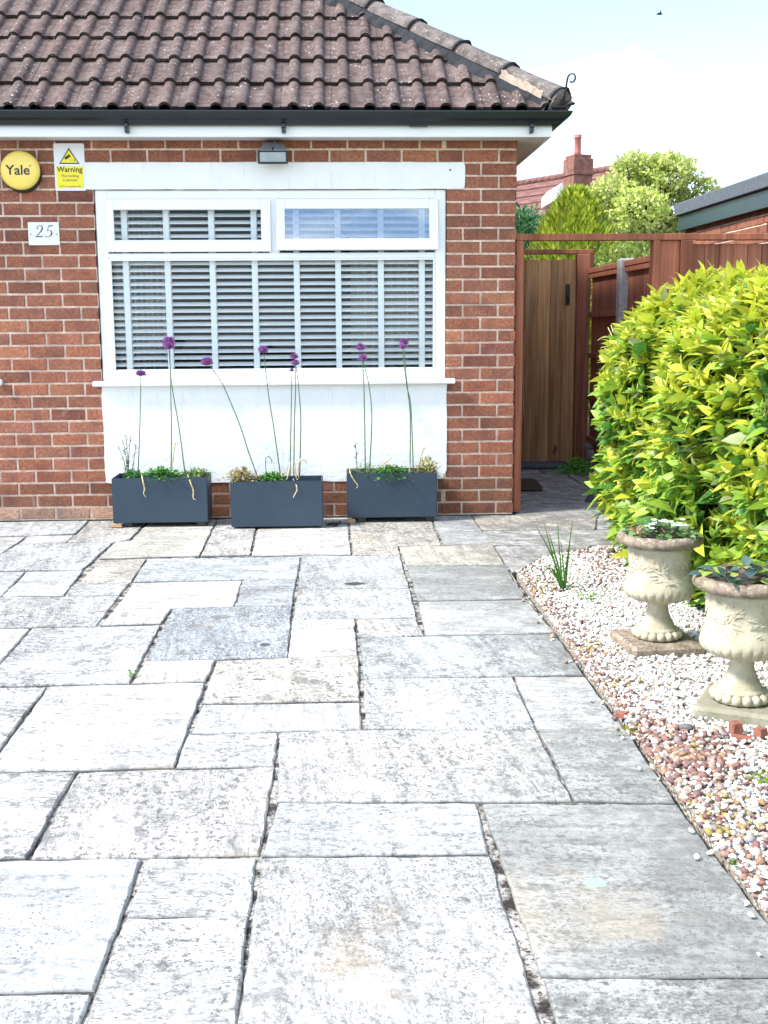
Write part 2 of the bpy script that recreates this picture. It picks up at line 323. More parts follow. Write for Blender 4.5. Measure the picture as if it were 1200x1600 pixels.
SIGNY = simple('sign_yellow', (0.85, 0.72, 0.03), 0.45, 0.03, 4)
SIGNW = simple('sign_white', (0.74, 0.75, 0.78), 0.35, 0.05, 6)
INK = simple('black_ink', (0.012, 0.01, 0.012), 0.5, 0.1, 9)
INKY = simple('faded_ink', (0.4, 0.33, 0.04), 0.6, 0.3, 60)
CREAM = simple('cream_plate', (0.74, 0.73, 0.66), 0.3, 0.04, 10)
GREYMETAL = simple('grey_cast_metal', (0.2, 0.21, 0.23), 0.5, 0.25, 30, 0.2)
LENSM = simple('frosted_lamp_glass', (0.32, 0.36, 0.36), 0.15, 0.2, 8)
CLAY = simple('terracotta', (0.3, 0.11, 0.07), 0.85, 0.3, 30, 0.3)
CHIP = simple('pale_wood_chip', (0.55, 0.33, 0.17), 0.85, 0.3, 20, 0.2)

def text_mesh(name, body, size, loc, mat, parent, bold=0.0, align='CENTER', shear=0.0, sx=1.0):
    cu = bpy.data.curves.new(name, 'FONT'); cu.body = body; cu.size = size; cu.extrude = 0.0006; cu.offset = bold; cu.align_x = align; cu.shear = shear; cu.resolution_u = 6
    o = bpy.data.objects.new(name, cu); COL.objects.link(o)
    me = bpy.data.meshes.new_from_object(o.evaluated_get(bpy.context.evaluated_depsgraph_get())); bpy.data.objects.remove(o); bpy.data.curves.remove(cu)
    me.transform(Matrix.Translation(Vector(loc)) @ Matrix.Rotation(math.pi/2, 4, 'X') @ Matrix.Diagonal((sx, 1, 1, 1)))
    me.materials.clear(); me.materials.append(mat); me.name = name
    return link(name, me, parent)

# ================================================================== SETTING
EDGE_X = 0.9
g = MB(); g.slab([(-300, -60), (300, -60), (300, 400), (-300, 400)], -0.5, -0.05)
tag(g.build('ground', GROUND), kind='structure')
g = MB(); g.slab([(-9, -9.5), (EDGE_X-0.01, -9.5), (EDGE_X-0.01, -1.72), (1.45, -1.2), (2.2, -1.0), (2.2, 2.95), (-9, 2.95)], -0.045, -0.0095)
tag(g.build('mortar_bed', JOINT), kind='structure')
SL = [
 [(-400,822),(140,812.5),(118,834),(42,837),(-400,842)], [(42,837.5),(117,836),(104,847),(30,848.5)], [(-420,844),(41,838.5),(1,866),(-420,870)],
 [(30,849),(177,847.5),(129,890.5),(-45,892)], [(-420,872),(-1,867.5),(-46,892),(-420,895)], [(142,813),(235,810),(203,843),(177,847),(104,847)], [(238,810),(341,808),(312,868),(155,873),(178,848),(204,845)],
 [(343,808),(405,806),(391,867),(313,869)], [(407,806),(543,806),(549,866),(393,867)], [(545,806),(671,806),(691,852),(621,853),(626,868),(551,867)],
 [(623,854),(692,852.5),(770,850),(789,882),(635,883)], [(673,806),(735,806),(770,849),(693,851)],
 [(737,806),(935,803.5),(930,827),(752,828)], [(937,803.5),(1100,802),(1100,826),(932,827)], [(753,829),(1000,827),(1000,850),(770,852)], [(772,853),(925,851),(915,858),(850,868),(812,892),(800,895)],
 [(157,875),(229,873),(205,909),(122,912)], [(42,893),(130,891),(100,930),(3,932)], [(-420,897),(40,893),(2,932),(-420,936)], [(113,914),(203,910),(187,929),(101,931)], [(-420,938),(186,930),(151,977),(-420,985)],
 [(230,873),(470,869),(464,904),(207,908)], [(208,910),(378,906),(366,948),(180,951)], [(380,906),(463,904),(457,945),(368,947)], [(270,950),(457,946),(450,1026),(229,1032)], [(179,952),(268,950.5),(252,974),(156,977)],
 [(49,982),(251,976),(203,1067),(-30,1072.5)], [(-420,987),(47,982),(-32,1073),(-420,1078)], [(228,1033),(337,1031),(322,1064),(206,1067)],
 [(472,868.5),(625,869),(640,919),(465,920)], [(465,921),(641,920),(651,964),(458,968)], [(457,969),(554,967),(559,1024),(450,1027)], [(556,967),(651,965),(663,992),(560,995)],
 [(636,884),(789,883),(823,936),(653,939)], [(653,940),(824,937.5),(867,988),(665,992)], [(561,996),(664,993),(868,990),(913,1054),(568,1060)], [(568,1061),(801,1057),(838,1139),(570,1138.5)], [(803,1057),(914,1056),(975,1137),(840,1139)],
 [(338,1032),(450,1027.5),(560,1025),(563,1095),(315,1099)], [(315,1101),(563,1097),(566,1138),(297,1145)], [(293,1147),(434,1143),(430,1196),(274,1199)],
 [(76,1073),(321,1067),(273,1198),(-22,1206)], [(-420,1080),(74,1073.5),(46,1109),(-420,1115)], [(-420,1116),(45,1110),(-26,1206),(-420,1212)],
 [(437,1144),(565,1140),(838,1140),(896,1250),(432,1252)], [(841,1140.5),(977,1138),(1056,1253),(898,1250)], [(121,1206),(430,1197),(406,1334),(47,1341)], [(-420,1214),(119,1206),(41,1341),(-420,1350)],
 [(433,1253.5),(745,1254),(765,1332),(409,1337)], [(752,1255),(1056,1255),(1265,1523),(845,1523)], [(848,1527),(1268,1527),(1360,1650),(885,1650)], [(409,1338),(767,1334),(846,1592),(868,1650),(364,1650)],
 [(228,1340),(402,1338),(391,1428),(197,1432)], [(195,1433),(390,1430),(364,1650),(112,1650)], [(-420,1352),(223,1341),(150,1546),(-420,1556)], [(-420,1562),(144,1553),(108,1650),(-420,1650)],
]
tints = {9: (0.9, 0.86, 0.78), 10: (0.95, 0.9, 0.78), 23: (0.72, 0.76, 0.82), 24: (0.68, 0.73, 0.8), 33: (0.66, 0.68, 0.67), 12: (0.95, 0.88, 0.75), 6: (0.95, 0.93, 0.85), 16: (0.95, 0.9, 0.82), 38: (1.0, 0.95, 0.87), 21: (0.88, 0.94, 1.0), 49: (0.66, 0.67, 0.655), 50: (0.66, 0.67, 0.65), 45: (0.82, 0.84, 0.83), 35: (0.84, 0.88, 0.9), 53: (0.9, 0.9, 0.9), 56: (0.88, 0.88, 0.87)}
def inset(poly, d):
    ar = sum(poly[i-1][0]*poly[i][1]-poly[i][0]*poly[i-1][1] for i in range(len(poly)))
    if ar < 0: poly = poly[::-1]
    n = len(poly); out = []
    for i in range(n):
        p0, p, p1 = Vector(poly[i-1]), Vector(poly[i]), Vector(poly[(i+1) % n])
        a = (p-p0).normalized(); b = (p1-p).normalized(); na = Vector((-a.y, a.x)); nb = Vector((-b.y, b.x))
        k = 1+na.dot(nb); out.append(tuple(p+(na+nb)*(d/max(k, 0.3))))
    return out
def lay_slab(mb, poly, joint, tint, top=0.0, seg=0.045, rough=0.0026):
    p = inset(poly, joint); n = len(p); ring = []
    for i in range(n):
        a, b = Vector(p[i]), Vector(p[(i+1) % n]); L_ = (b-a).length; k = max(2, int(L_/seg)); nrm = Vector((-(b-a).y, (b-a).x)).normalized(); ph = rnd.uniform(0, 9)
        for j in range(k):
            t = j/k; w = rnd.uniform(-1, 1)*rough+0.0012*math.sin(ph+t*L_*14)
            if j == 0: w = 0.002
            ring.append(a+(b-a)*t+nrm*w)
    ce = sum(ring, Vector((0, 0)))/len(ring); ax, ay = rnd.uniform(-.004, .004), rnd.uniform(-.004, .004); zz = top+rnd.uniform(-.002, .002)
    def z(q): return zz+ax*(q.x-ce.x)+ay*(q.y-ce.y)
    m_ = len(ring); inn = []
    for i, q in enumerate(ring):
        d = (ce-q).normalized(); inn.append(q+d*rnd.uniform(0.004, 0.009))
    mb.col = tint; mb.alpha = rnd.random()
    vs = [(q.x, q.y, z(q)) for q in inn]+[(q.x, q.y, z(q)-0.005) for q in ring]+[(q.x, q.y, -0.03) for q in ring]
    fs = [tuple(range(m_))]+[(i+m_, (i+1) % m_+m_, (i+1) % m_, i) for i in range(m_)]+[(i+2*m_, (i+1) % m_+2*m_, (i+1) % m_+m_, i+m_) for i in range(m_)]
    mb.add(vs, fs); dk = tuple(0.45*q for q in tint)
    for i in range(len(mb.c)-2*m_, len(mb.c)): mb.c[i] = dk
pv = MB()
def rt(): v = rnd.uniform(0.84, 1.04); w = rnd.uniform(-.03, .03); return (v+w, v, v-w)
for i, q in enumerate(SL):
    pl = [tuple(atZ(x, y)[:2]) for x, y in q]
    pl = [(min(x, EDGE_X+0.012) if y < -2.2 else x, min(y, -0.035)) for x, y in pl]
    lay_slab(pv, pl, 0.0006 if i > 15 else 0.0015, tints.get(i, rt()))
yb = atZ(400, 1650)[1]                                        # more of the drive, nearer than the lens sees
for r_ in range(4):
    x = -6.0
    while x < EDGE_X-0.1:
        w = rnd.choice((0.6, 0.6, 0.9)); x1 = min(x+w, EDGE_X+0.01)
        if EDGE_X-x1 < 0.2: x1 = EDGE_X+0.01
        lay_slab(pv, [(x, yb-0.62*(r_+1)), (x1, yb-0.62*(r_+1)), (x1, yb-0.62*r_), (x, yb-0.62*r_)], 0.0065, rt()); x = x1
xl = min(atZ(-420, 1650)[0], atZ(-420, 1000)[0])
for Yr in np.arange(-0.05, yb, -0.61):                           # and to the left
    xe = EYE[0]+(atZ(-420, 1000)[0])*0+min(atZ(-420, 507+1800*1.25/max(0.3, (Yr+7.5)))[0], atZ(-420, 507+1800*1.25/max(0.3, (Yr-0.61+7.5)))[0])
    x1 = xe-0.01
    for k in range(4):
        lay_slab(pv, [(x1-0.9, Yr-0.61), (x1, Yr-0.61), (x1, Yr), (x1-0.9, Yr)], 0.0065, rt()); x1 -= 0.9
# the passage slabs beside the house
rows = [(-0.03, 0.5), (0.5, 1.39), (1.39, 2.02), (2.02, 2.35)]
for a, b in rows:
    xs = [1.19, 1.19+rnd.uniform(.55, .8), 2.16]
    for k in range(2): lay_slab(pv, [(xs[k], a), (xs[k+1], a), (xs[k+1], b), (xs[k], b)], 0.006, (0.85, 0.86, 0.85))
tag(pv.build('paving', SLAB), kind='structure')

# gravel bed and stones
gb = MB(); gb.slab([(EDGE_X+0.014, -9.4), (3.0, -9.4), (3.0, -0.5), (1.7, -0.55), (1.45, -1.2)]+[tuple(atZ(x_, y_)[:2]) for x_, y_ in ((927, 852), (917, 859), (852, 869), (815, 892))]+[(EDGE_X+0.014, -1.82)], -0.048, -0.004)
gb.build('gravel_bed', GRIT); tag(bpy.data.objects['gravel_bed'], kind='structure')
def pebbles():
    bm = bmesh.new(); bmesh.ops.create_icosphere(bm, subdivisions=1, radius=1)
    T = np.array([v.co[:] for v in bm.verts]); F = np.array([[v.index for v in f.verts] for f in bm.faces]); bm.free()
    N = 25000; P = []; 
    Y = RNG.uniform(0, 1, N*3)*4.85-6.05; X = EDGE_X+0.012+RNG.uniform(0, 1, N*3)**1.15*1.0
    gp_ = sorted([tuple(atZ(x_, y_)[1::-1]) for x_, y_ in ((806, 894), (815, 891.5), (852, 868.5), (917, 858.5), (927, 852))]); ok = (X > np.interp(Y, [-9]+[q[0] for q in gp_]+[gp_[-1][0]+.02], [0.906]+[q[1]+.004 for q in gp_]+[9])) & (X < np.where(Y < -3.6, 1.95, 1.62)); X, Y = X[ok][:N], Y[ok][:N]; n = len(X); k_ = RNG.choice(n, 46, replace=False); k_ = k_[Y[k_] < -2.3]; X[k_] = EDGE_X-np.abs(RNG.normal(0, .03, len(k_)))
    d = X-EDGE_X
    patch = np.exp(-(((X-1.03)/.13)**2+((Y+4.33)/.2)**2))+np.exp(-(((X-1.13)/.16)**2+((Y+4.85)/.3)**2))*0.3
    pr = np.clip(0.34*np.exp(-(d/0.11)**2)+0.02+0.6*patch+0.14*(Y > -2.3)*np.exp(-(d/.4)**2)+0.3*((Y > -2.05) & (X > 1.3)), 0, 0.93)
    red = RNG.uniform(0, 1, n) < pr
    sz = np.where(red, RNG.uniform(0.0055, 0.0115, n), RNG.uniform(0.0045, 0.009, n))*(1+0.45*patch*red)
    sc = np.stack([sz*RNG.uniform(.8, 1.35, n), sz*RNG.uniform(.8, 1.25, n), sz*RNG.uniform(.5, .85, n)], 1)
    a = RNG.uniform(0, 6.28, n); ca, sa = np.cos(a), np.sin(a); tl = RNG.uniform(-.5, .5, (n, 2))
    V = T[None]*(1+RNG.uniform(-.16, .16, (n, len(T), 1)))*sc[:, None, :]
    V[:, :, 2] += V[:, :, 0]*tl[:, :1]+V[:, :, 1]*tl[:, 1:]
    x = V[:, :, 0]*ca[:, None]-V[:, :, 1]*sa[:, None]; y = V[:, :, 0]*sa[:, None]+V[:, :, 1]*ca[:, None]
    Z = -0.006+RNG.uniform(0, 1, n)*0.013+sz*0.3
    Z[k_] = 0.004+sz[k_]*.4
    V = np.stack([x+X[:, None], y+Y[:, None], V[:, :, 2]+Z[:, None]], 2)
    reds = np.array([(.24, .12, .1), (.3, .17, .13), (.2, .11, .11), (.42, .28, .2), (.3, .24, .23), (.5, .38, .3), (.36, .21, .13)])
    wh = np.array([(.86, .86, .84), (.88, .88, .87), (.8, .78, .73), (.74, .7, .63), (.85, .83, .78)])
    c = np.where(red[:, None], reds[RNG.integers(0, len(reds), n)], wh[RNG.integers(0, len(wh), n)])*RNG.uniform(.85, 1.05, (n, 1))
    moss = (RNG.uniform(0, 1, n) < 0.3*np.exp(-((d-.1)/.1)**2)*(np.sin(Y*5.1)+np.sin(Y*11.7+1) > 0.75)); c[moss] = np.array([.32, .25, .08])
    return raw('gravel', V.reshape(-1, 3), (F[None]+np.arange(n)[:, None, None]*len(T)).reshape(-1, 3), np.repeat(c, len(T), 0), PEBBLE, smooth=False)
tag(pebbles(), 'white and reddish garden gravel beside the paving', kind='stuff')

# ================================================================== BUNGALOW
house = thing('bungalow', (-1.5, 0, 0), 'red brick bungalow with brown tiled hipped roof, white window and white painted panel', 'house')
CX = 1.177; ZB, PITCH, MOD = 0.005, 0.0803, 0.227
HOLES = [(-1.487, 0.731, 0.236, 2.092), (-1.531, 0.846, 2.090, 2.252)]
def bricks(mb, u0, u1, phase, place, holes=(), courses=30, ztop=2.42):
    k = 0
    while ZB+k*PITCH < ztop:
        z0 = ZB+k*PITCH+0.0065; z1 = min(ZB+(k+1)*PITCH-0.0065, ztop); zm = (z0+z1)/2
        cuts = [(h[0], h[1]) for h in holes if h[2] < zm < h[3]]
        def off(u):                                           # bond to the right pier or to the left pier
            return phase(k, u)
        u = u0+((off(u0)-u0) % MOD)-MOD
        xs = []
        while u < u1: xs.append((u+0.0065, u+MOD-0.0065)); u += MOD
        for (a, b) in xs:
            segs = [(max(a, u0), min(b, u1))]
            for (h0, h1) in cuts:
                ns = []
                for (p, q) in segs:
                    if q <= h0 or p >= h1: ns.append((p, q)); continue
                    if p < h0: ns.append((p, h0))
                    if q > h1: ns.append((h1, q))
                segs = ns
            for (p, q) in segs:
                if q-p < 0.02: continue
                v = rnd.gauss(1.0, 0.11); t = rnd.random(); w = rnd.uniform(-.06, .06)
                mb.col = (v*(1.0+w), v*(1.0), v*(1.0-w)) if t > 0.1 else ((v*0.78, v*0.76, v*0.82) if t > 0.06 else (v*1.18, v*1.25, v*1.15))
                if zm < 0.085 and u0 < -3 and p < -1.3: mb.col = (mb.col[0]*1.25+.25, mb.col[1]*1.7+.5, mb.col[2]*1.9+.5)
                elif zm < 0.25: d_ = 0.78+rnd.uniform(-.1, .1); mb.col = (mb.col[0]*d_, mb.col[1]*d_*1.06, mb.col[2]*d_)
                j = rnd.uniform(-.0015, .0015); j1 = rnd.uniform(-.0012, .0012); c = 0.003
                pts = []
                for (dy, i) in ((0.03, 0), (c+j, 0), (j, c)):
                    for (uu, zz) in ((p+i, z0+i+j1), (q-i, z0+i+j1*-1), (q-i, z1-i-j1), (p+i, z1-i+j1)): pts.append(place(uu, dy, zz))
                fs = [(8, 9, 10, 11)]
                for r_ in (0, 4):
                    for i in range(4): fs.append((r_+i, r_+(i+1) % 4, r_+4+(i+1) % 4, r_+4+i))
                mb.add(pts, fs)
        k += 1
def ph_front(k, u):
    if u > 100: return 0
    return 0.835 if k % 2 == 0 else 0.949
wb = MB(); wb.mi = 0
# right of the window and above, bonded to the corner; left of the window bonded on its own joints
bricks(wb, 0.70, CX, lambda k, u: (0.835 if k % 2 == 0 else 0.949)+0.0, lambda u, d, z: (u, d, z), HOLES)
jl = atY(71.2, 510)[0]
bricks(wb, -6.0, 0.70, lambda k, u: jl+(0.0 if k % 2 == 0 else 0.113), lambda u, d, z: (u, d, z), HOLES)
bricks(wb, 0.0, 8.0, lambda k, u: 0.108 if k % 2 == 0 else 0.0, lambda u, d, z: (CX-d, u, z))
bm_ = 0.0065
wb.mi = 1; wb.col = (1, 1, 1)
def wallq(x0, x1, z0, z1): wb.box((x0, bm_, z0), (x1, bm_+0.2, z1))
wallq(-6.0, -1.487, 0, 2.42); wallq(0.731, CX-bm_, 0, 2.42); wallq(-1.487, 0.731, 2.092, 2.42); wallq(-1.487, 0.731, 0, 0.90)
wb.box((CX-0.2-bm_, 0.2+bm_, 0), (CX-bm_, 8.0, 2.42)); wb.box((-6.0, 0.21, 0), (-5.8, 8.0, 2.42)); wb.box((-5.8, 7.8, 0), (CX-0.21, 8.0, 2.42))
wb.build('wall', [BRICK, MORTAR], house)
# white painted lintel and the painted panel under the sill (slightly uneven edges)
def wob(poly, n=10, a=0.003, r=random.Random(3)):
    out = []
    for i in range(len(poly)):
        p, q = poly[i], poly[(i+1) % len(poly)]; L_ = math.hypot(q[0]-p[0], q[1]-p[1]); k = max(1, int(L_/0.07))
        for j in range(k): out.append((p[0]+(q[0]-p[0])*j/k+r.uniform(-a, a), p[1]+(q[1]-p[1])*j/k+r.uniform(-a, a)))
    return out
lp = MB(); lp.prism(wob([(-1.531, 2.2535), (0.825, 2.2535), (0.843, 2.246), (0.848, 2.226), (0.846, 2.115), (0.838, 2.098), (0.822, 2.0925), (-1.531, 2.0925)], a=0.0015), -0.006, 0.05)
lp.build('painted_lintel', PAINT, house)
lp = MB(); lp.tube([(0.752, -0.009, 2.207), (0.752, -0.004, 2.207)], 0.006, 8); lp.build('screw_hole', INK, house)
lp = MB(); lp.prism(wob([(-1.488, 0.868), (0.734, 0.868), (0.734, 0.30), (0.705, 0.243), (0.64, 0.236), (-1.44, 0.236), (-1.488, 0.243)], a=0.003), -0.005, 0.05)
lp.build('painted_panel', PAINT, house)
# window
FY = 0.018
def P(px, py, Y=FY): q = atY(px, py, Y); return q[0], q[2]
WX0, WX1, WZ0, WZ1 = -1.481, 0.7275, 0.9, 2.0885
gx0, gz1 = P(170.5, 405); gx1, gz0 = P(679.5, 577)
tz0 = gz1; tz1 = P(400, 395)[1]
fm = MB()
fm.cbox((WX0, FY, WZ0), (gx0, FY+0.07, WZ1)); fm.cbox((gx1, FY, WZ0), (WX1, FY+0.07, WZ1))
mull0, mull1 = P(424.5, 350)[0], P(431, 350)[0]
fm.cbox((gx0, FY+0.0005, WZ0), (gx1, FY+0.0705, gz0)); fm.cbox((gx0, FY+0.0005, tz0), (gx1, FY+0.0705, tz1)); fm.cbox((gx0, FY+0.0005, WZ1-0.055), (gx1, FY+0.0705, WZ1))
fm.cbox((mull0-0.02, FY+0.001, tz1), (mull1+0.02, FY+0.069, WZ1-0.055))
for q in (0, 1):                                              # glazing bead round the fixed light
    bz = 0.012
    fm.cbox((gx0+q*(gx1-gx0-bz), FY-0.004, gz0+bz), (gx0+bz+q*(gx1-gx0-bz), FY+0.02, gz1-bz), 0.003)
    fm.cbox((gx0, FY-0.0035, gz0+q*(gz1-gz0-bz)), (gx1, FY+0.0205, gz0+bz+q*(gz1-gz0-bz)), 0.003)
win = fm.build('window', UPVC, house)
gp = MB(); gp.box((gx0+.001, FY+0.03, gz0+.001), (gx1-.001, FY+0.034, gz1-.001)); gp.build('glass', GLASS, win)
for side, tilt in ((0, 0.0), (1, 5.0)):
    if side == 0: ox0, oz1 = P(164, 311, 0); ox1, oz0 = P(424, 393, 0); ix0, iz1 = P(177, 328, 0); ix1, iz0 = P(408.5, 374.5, 0)
    else: ox0, oz1 = P(431, 311, 0); ox1, oz0 = P(684.5, 391, 0); ix0, iz1 = P(445, 327, 0); ix1, iz0 = P(670.5, 373, 0)
    rot = Matrix.Rotation(math.radians(-tilt), 3, 'X'); piv = (0, 0.016, oz1)
    b = MB()
    for (a0, a1) in (((ox0, -.006, oz0), (ix0, .016, oz1)), ((ix1, -.006, oz0), (ox1, .016, oz1)), ((ix0, -.0055, iz1), (ix1, .0165, oz1)), ((ix0, -.0055, oz0), (ix1, .0165, iz0))):
        b.cbox(a0, a1, 0.004, rot, piv)
    b.build('fanlight', UPVC, win)
    b = MB(); b.box((ix0+.001, .004, iz0+.001), (ix1-.001, .008, iz1-.001), rot, piv); b.build('fanlight_glass', SKYGLASS if side else GLASS, win)
sb = MB(); z1 = atY(400, 594, -0.05)[2]; sb.cbox((-1.536, -0.055, z1-0.034), (0.786, 0.0, z1), 0.007); sb.cbox((-1.486, 0.0005, z1-0.034), (0.729, FY+0.05, z1-0.001), 0.002)
sb.build('sill', UPVC, win)
# dark room behind
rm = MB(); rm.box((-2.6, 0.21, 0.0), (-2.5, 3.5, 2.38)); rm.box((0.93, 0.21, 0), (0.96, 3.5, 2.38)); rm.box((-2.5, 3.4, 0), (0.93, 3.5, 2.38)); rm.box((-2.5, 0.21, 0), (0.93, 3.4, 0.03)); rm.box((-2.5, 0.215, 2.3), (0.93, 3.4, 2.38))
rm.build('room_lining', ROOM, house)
# blind
bl = thing('venetian_blind', (-0.38, 0.09, 2.1), 'white slatted blind with wide tapes behind the window glass', 'blind')
b = MB(); b.cbox((-1.44, 0.065, 2.06), (0.69, 0.115, 2.10)); b.build('headrail', BLIND, bl)
b = MB(); z = 2.035; k = 0
pz = 0.0427; zt = atY(300, 411, 0.09)[2]
n_up = int((2.04-zt)/pz)
z = zt+n_up*pz
rs = Matrix.Rotation(math.radians(31), 3, 'X')
while z > 0.93:
    b.smooth = False; pr = []
    for t in range(6):
        u = (t/5-0.5)*0.048; pr.append((u, 0.0035*(1-(2*t/5-1)**2)))
    vs = []
    jz = rnd.uniform(-.0012, .0012)
    for xx in (-1.445, 0.695):
        for (u, h) in pr: q = rs @ Vector((0, u, h)); vs.append((xx, 0.09+q.y, z+jz+q.z))
        for (u, h) in pr[::-1]: q = rs @ Vector((0, u, h-0.0025)); vs.append((xx, 0.09+q.y, z+jz+q.z))
    b.smooth = True; b.add(vs, [(i, (i+1) % 12, 12+(i+1) % 12, 12+i) for i in range(12)]); z -= pz
b.smooth = False; b.cbox((-1.445, 0.065, 0.905), (0.695, 0.115, 0.925)); b.build('slats', BLIND, bl)
for px in (199.3, 264, 333.8, 399.4, 464.5, 529, 595.5, 659.2):
    x = atY(px, 480, 0.065)[0]; b = MB(); b.box((x-0.0185, 0.0612, 0.915), (x+0.0185, 0.0622, 2.06)); b.box((x-0.0185, 0.118, 0.915), (x+0.0185, 0.119, 2.06)); b.build('ladder_tape', TAPE, bl)
for (x0, x1, lab) in ((-1.43, -1.06, 'pale curtain hanging behind the left end of the blind'), (0.12, 0.68, 'pale curtain hanging behind the right end of the blind')):
    b = MB(); n = 60; b.smooth = True; vs = []
    for i in range(n+1):
        x = x0+(x1-x0)*i/n; y = 0.26+0.022*math.sin(i*1.05)+0.008*math.sin(i*2.3)
        vs += [(x, y, 0.35), (x, y, 2.2), (x, y+0.004, 2.2), (x, y+0.004, 0.35)]
    b.add(vs, [(4*i+a, 4*i+4+a, 4*i+4+(a+1) % 4, 4*i+(a+1) % 4) for i in range(n) for a in range(4)])
    o = b.build('curtain', CURTAIN, None, (x0, 0.26, 0.35)); tag(o, lab, 'curtain', 'curtains behind the blind')
# fascia, soffit, gutter
OV = 0.185; FX = CX+OV; SZ = 2.386
b = MB(); b.cbox((-6.2, -OV, SZ-0.006), (FX, -OV+0.018, 2.505), 0.002); b.cbox((FX-0.018, -OV+0.0185, SZ-0.006), (FX-0.0005, 8.1, 2.505), 0.002); b.build('fascia', UPVC, house)
b = MB(); b.box((-6.2, -OV+0.019, SZ), (FX-0.019, -0.0015, SZ+0.01)); b.box((CX+0.0015, -0.001, SZ), (FX-0.019, 8.1, SZ+0.01)); b.build('soffit', SOFFITM, house)
prof = [(0.001, 0), (0.001, -0.068), (0.03, -0.072), (0.045, -0.066), (0.06, -0.047), (0.082, -0.034), (0.098, -0.018), (0.106, 0.0), (0.106, 0.006), (0.101, 0.006), (0.093, -0.012), (0.078, -0.026), (0.056, -0.04), (0.042, -0.058), (0.028, -0.066), (0.006, -0.063), (0.006, 0.0)]
GZ = 2.512
b = MB(); n = len(prof); vs = []
for (px, py, nx, ny) in ((-6.2, -OV, 0, -1), (FX, -OV, 1, -1), (FX, 8.1, 1, 0)):
    vs += [(px+d*nx, py+d*ny, GZ+z) for d, z in prof]
b.add(vs, [(r_*n+i, r_*n+(i+1) % n, (r_+1)*n+(i+1) % n, (r_+1)*n+i) for r_ in (0, 1) for i in range(n)]+[tuple(range(n))[::-1], tuple(range(2*n, 3*n))])
gut = b.build('gutter', GUTTER, house)
for px in (197.5, 443, 831):
    x = atY(px, 190, -0.22)[0]; b = MB(); b.cbox((x-0.012, -OV-0.05, GZ-0.115), (x+0.012, -OV-0.001, GZ-0.074), 0.004); b.cbox((x-0.012, -OV-0.062, GZ-0.085), (x+0.012, -OV-0.045, GZ-0.062), 0.003); b.build('gutter_bracket', GUTTER, gut)
x0 = atY(655, 190, -0.28)[0]
b = MB(); pr2 = [(d*1.05+0.002, z*1.06-0.002) for d, z in prof[:9]]; vs = []
for xx in (x0-0.055, x0+0.055): vs += [(xx, -OV-d, GZ+z) for d, z in pr2]+[(xx, -OV-d*0.97, GZ+z*0.97+0.001) for d, z in pr2[::-1]]
n = len(pr2)*2; b.add(vs, [(i, (i+1) % n, n+(i+1) % n, n+i) for i in range(n)]+[tuple(range(n))[::-1], tuple(range(n, 2*n))]); b.build('gutter_union', GUTTER, gut)

# roof: interlocking tiles with two rolls each, laid in courses and cut on the hip
TH = math.radians(36); EY = -0.245; EZ = 2.548; GA = 0.333; RW = 0.1535
HX = FX+0.062
def roof_slope(mb, ulen, rows, place, phase):
    for r_ in range(rows):
        u = phase-2*RW*8
        while u < ulen:
            v = rnd.uniform(0.86, 1.12); mb.col = (v*rnd.uniform(.98, 1.03), v, v*rnd.uniform(.97, 1.02))
            dz = rnd.uniform(-.0015, .0015); ds = rnd.uniform(-.003, .003); vs = []; N = 18
            us = np.linspace(0.001, 2*RW-0.001, N)
            def hh(uu):
                w = (uu % RW)/RW; return 0.027*math.cos((w-0.5)/0.44*math.pi*0.5)**1.3 if abs(w-0.5) < 0.22*2*0.5+0.0 and abs((w-0.5)/0.44) < 0.5*2 and abs(w-0.5) < 0.21 else 0.0
            def roll(uu):
                w = (uu % RW)/RW; q = (w-0.5)/0.23
                return 0.029*max(0.0, 1-q*q)**0.6 if abs(q) < 1 else 0.0
            us = np.unique(np.concatenate([[0.001, 2*RW-0.001]]+[RW*(k+0.5)+RW*0.23*np.array([-1, -.9, -.7, -.4, 0, .4, .7, .9, 1]) for k in (0, 1)]))
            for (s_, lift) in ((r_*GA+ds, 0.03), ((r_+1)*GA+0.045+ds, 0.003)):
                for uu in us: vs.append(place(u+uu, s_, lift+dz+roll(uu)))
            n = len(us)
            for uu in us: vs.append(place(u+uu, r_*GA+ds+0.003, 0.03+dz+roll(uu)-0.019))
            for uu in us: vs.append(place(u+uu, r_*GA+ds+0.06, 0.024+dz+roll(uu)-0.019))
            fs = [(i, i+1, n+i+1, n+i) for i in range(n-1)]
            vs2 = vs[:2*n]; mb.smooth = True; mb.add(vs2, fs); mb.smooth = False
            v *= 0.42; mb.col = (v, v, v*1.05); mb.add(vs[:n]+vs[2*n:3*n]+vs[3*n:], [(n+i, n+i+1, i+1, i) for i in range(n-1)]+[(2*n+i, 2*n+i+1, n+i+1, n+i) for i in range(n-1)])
            u += 2*RW
tn, sn, cs = math.tan(TH), math.sin(TH), math.cos(TH)
ROWS = 14
bumpx = atY(55, 165, -0.245)[0]                                # one roll centre seen on the eaves
def place_front(u, s, h): return (u, EY+s*cs-h*sn, EZ+s*sn+h*cs-0.03)
def place_side(u, s, h): return (HX-s*cs+h*sn, u, EZ+s*sn+h*cs-0.03)
rf = MB(); roof_slope(rf, 1.6, ROWS, place_front, bumpx-RW*0.5-RW*2*16)
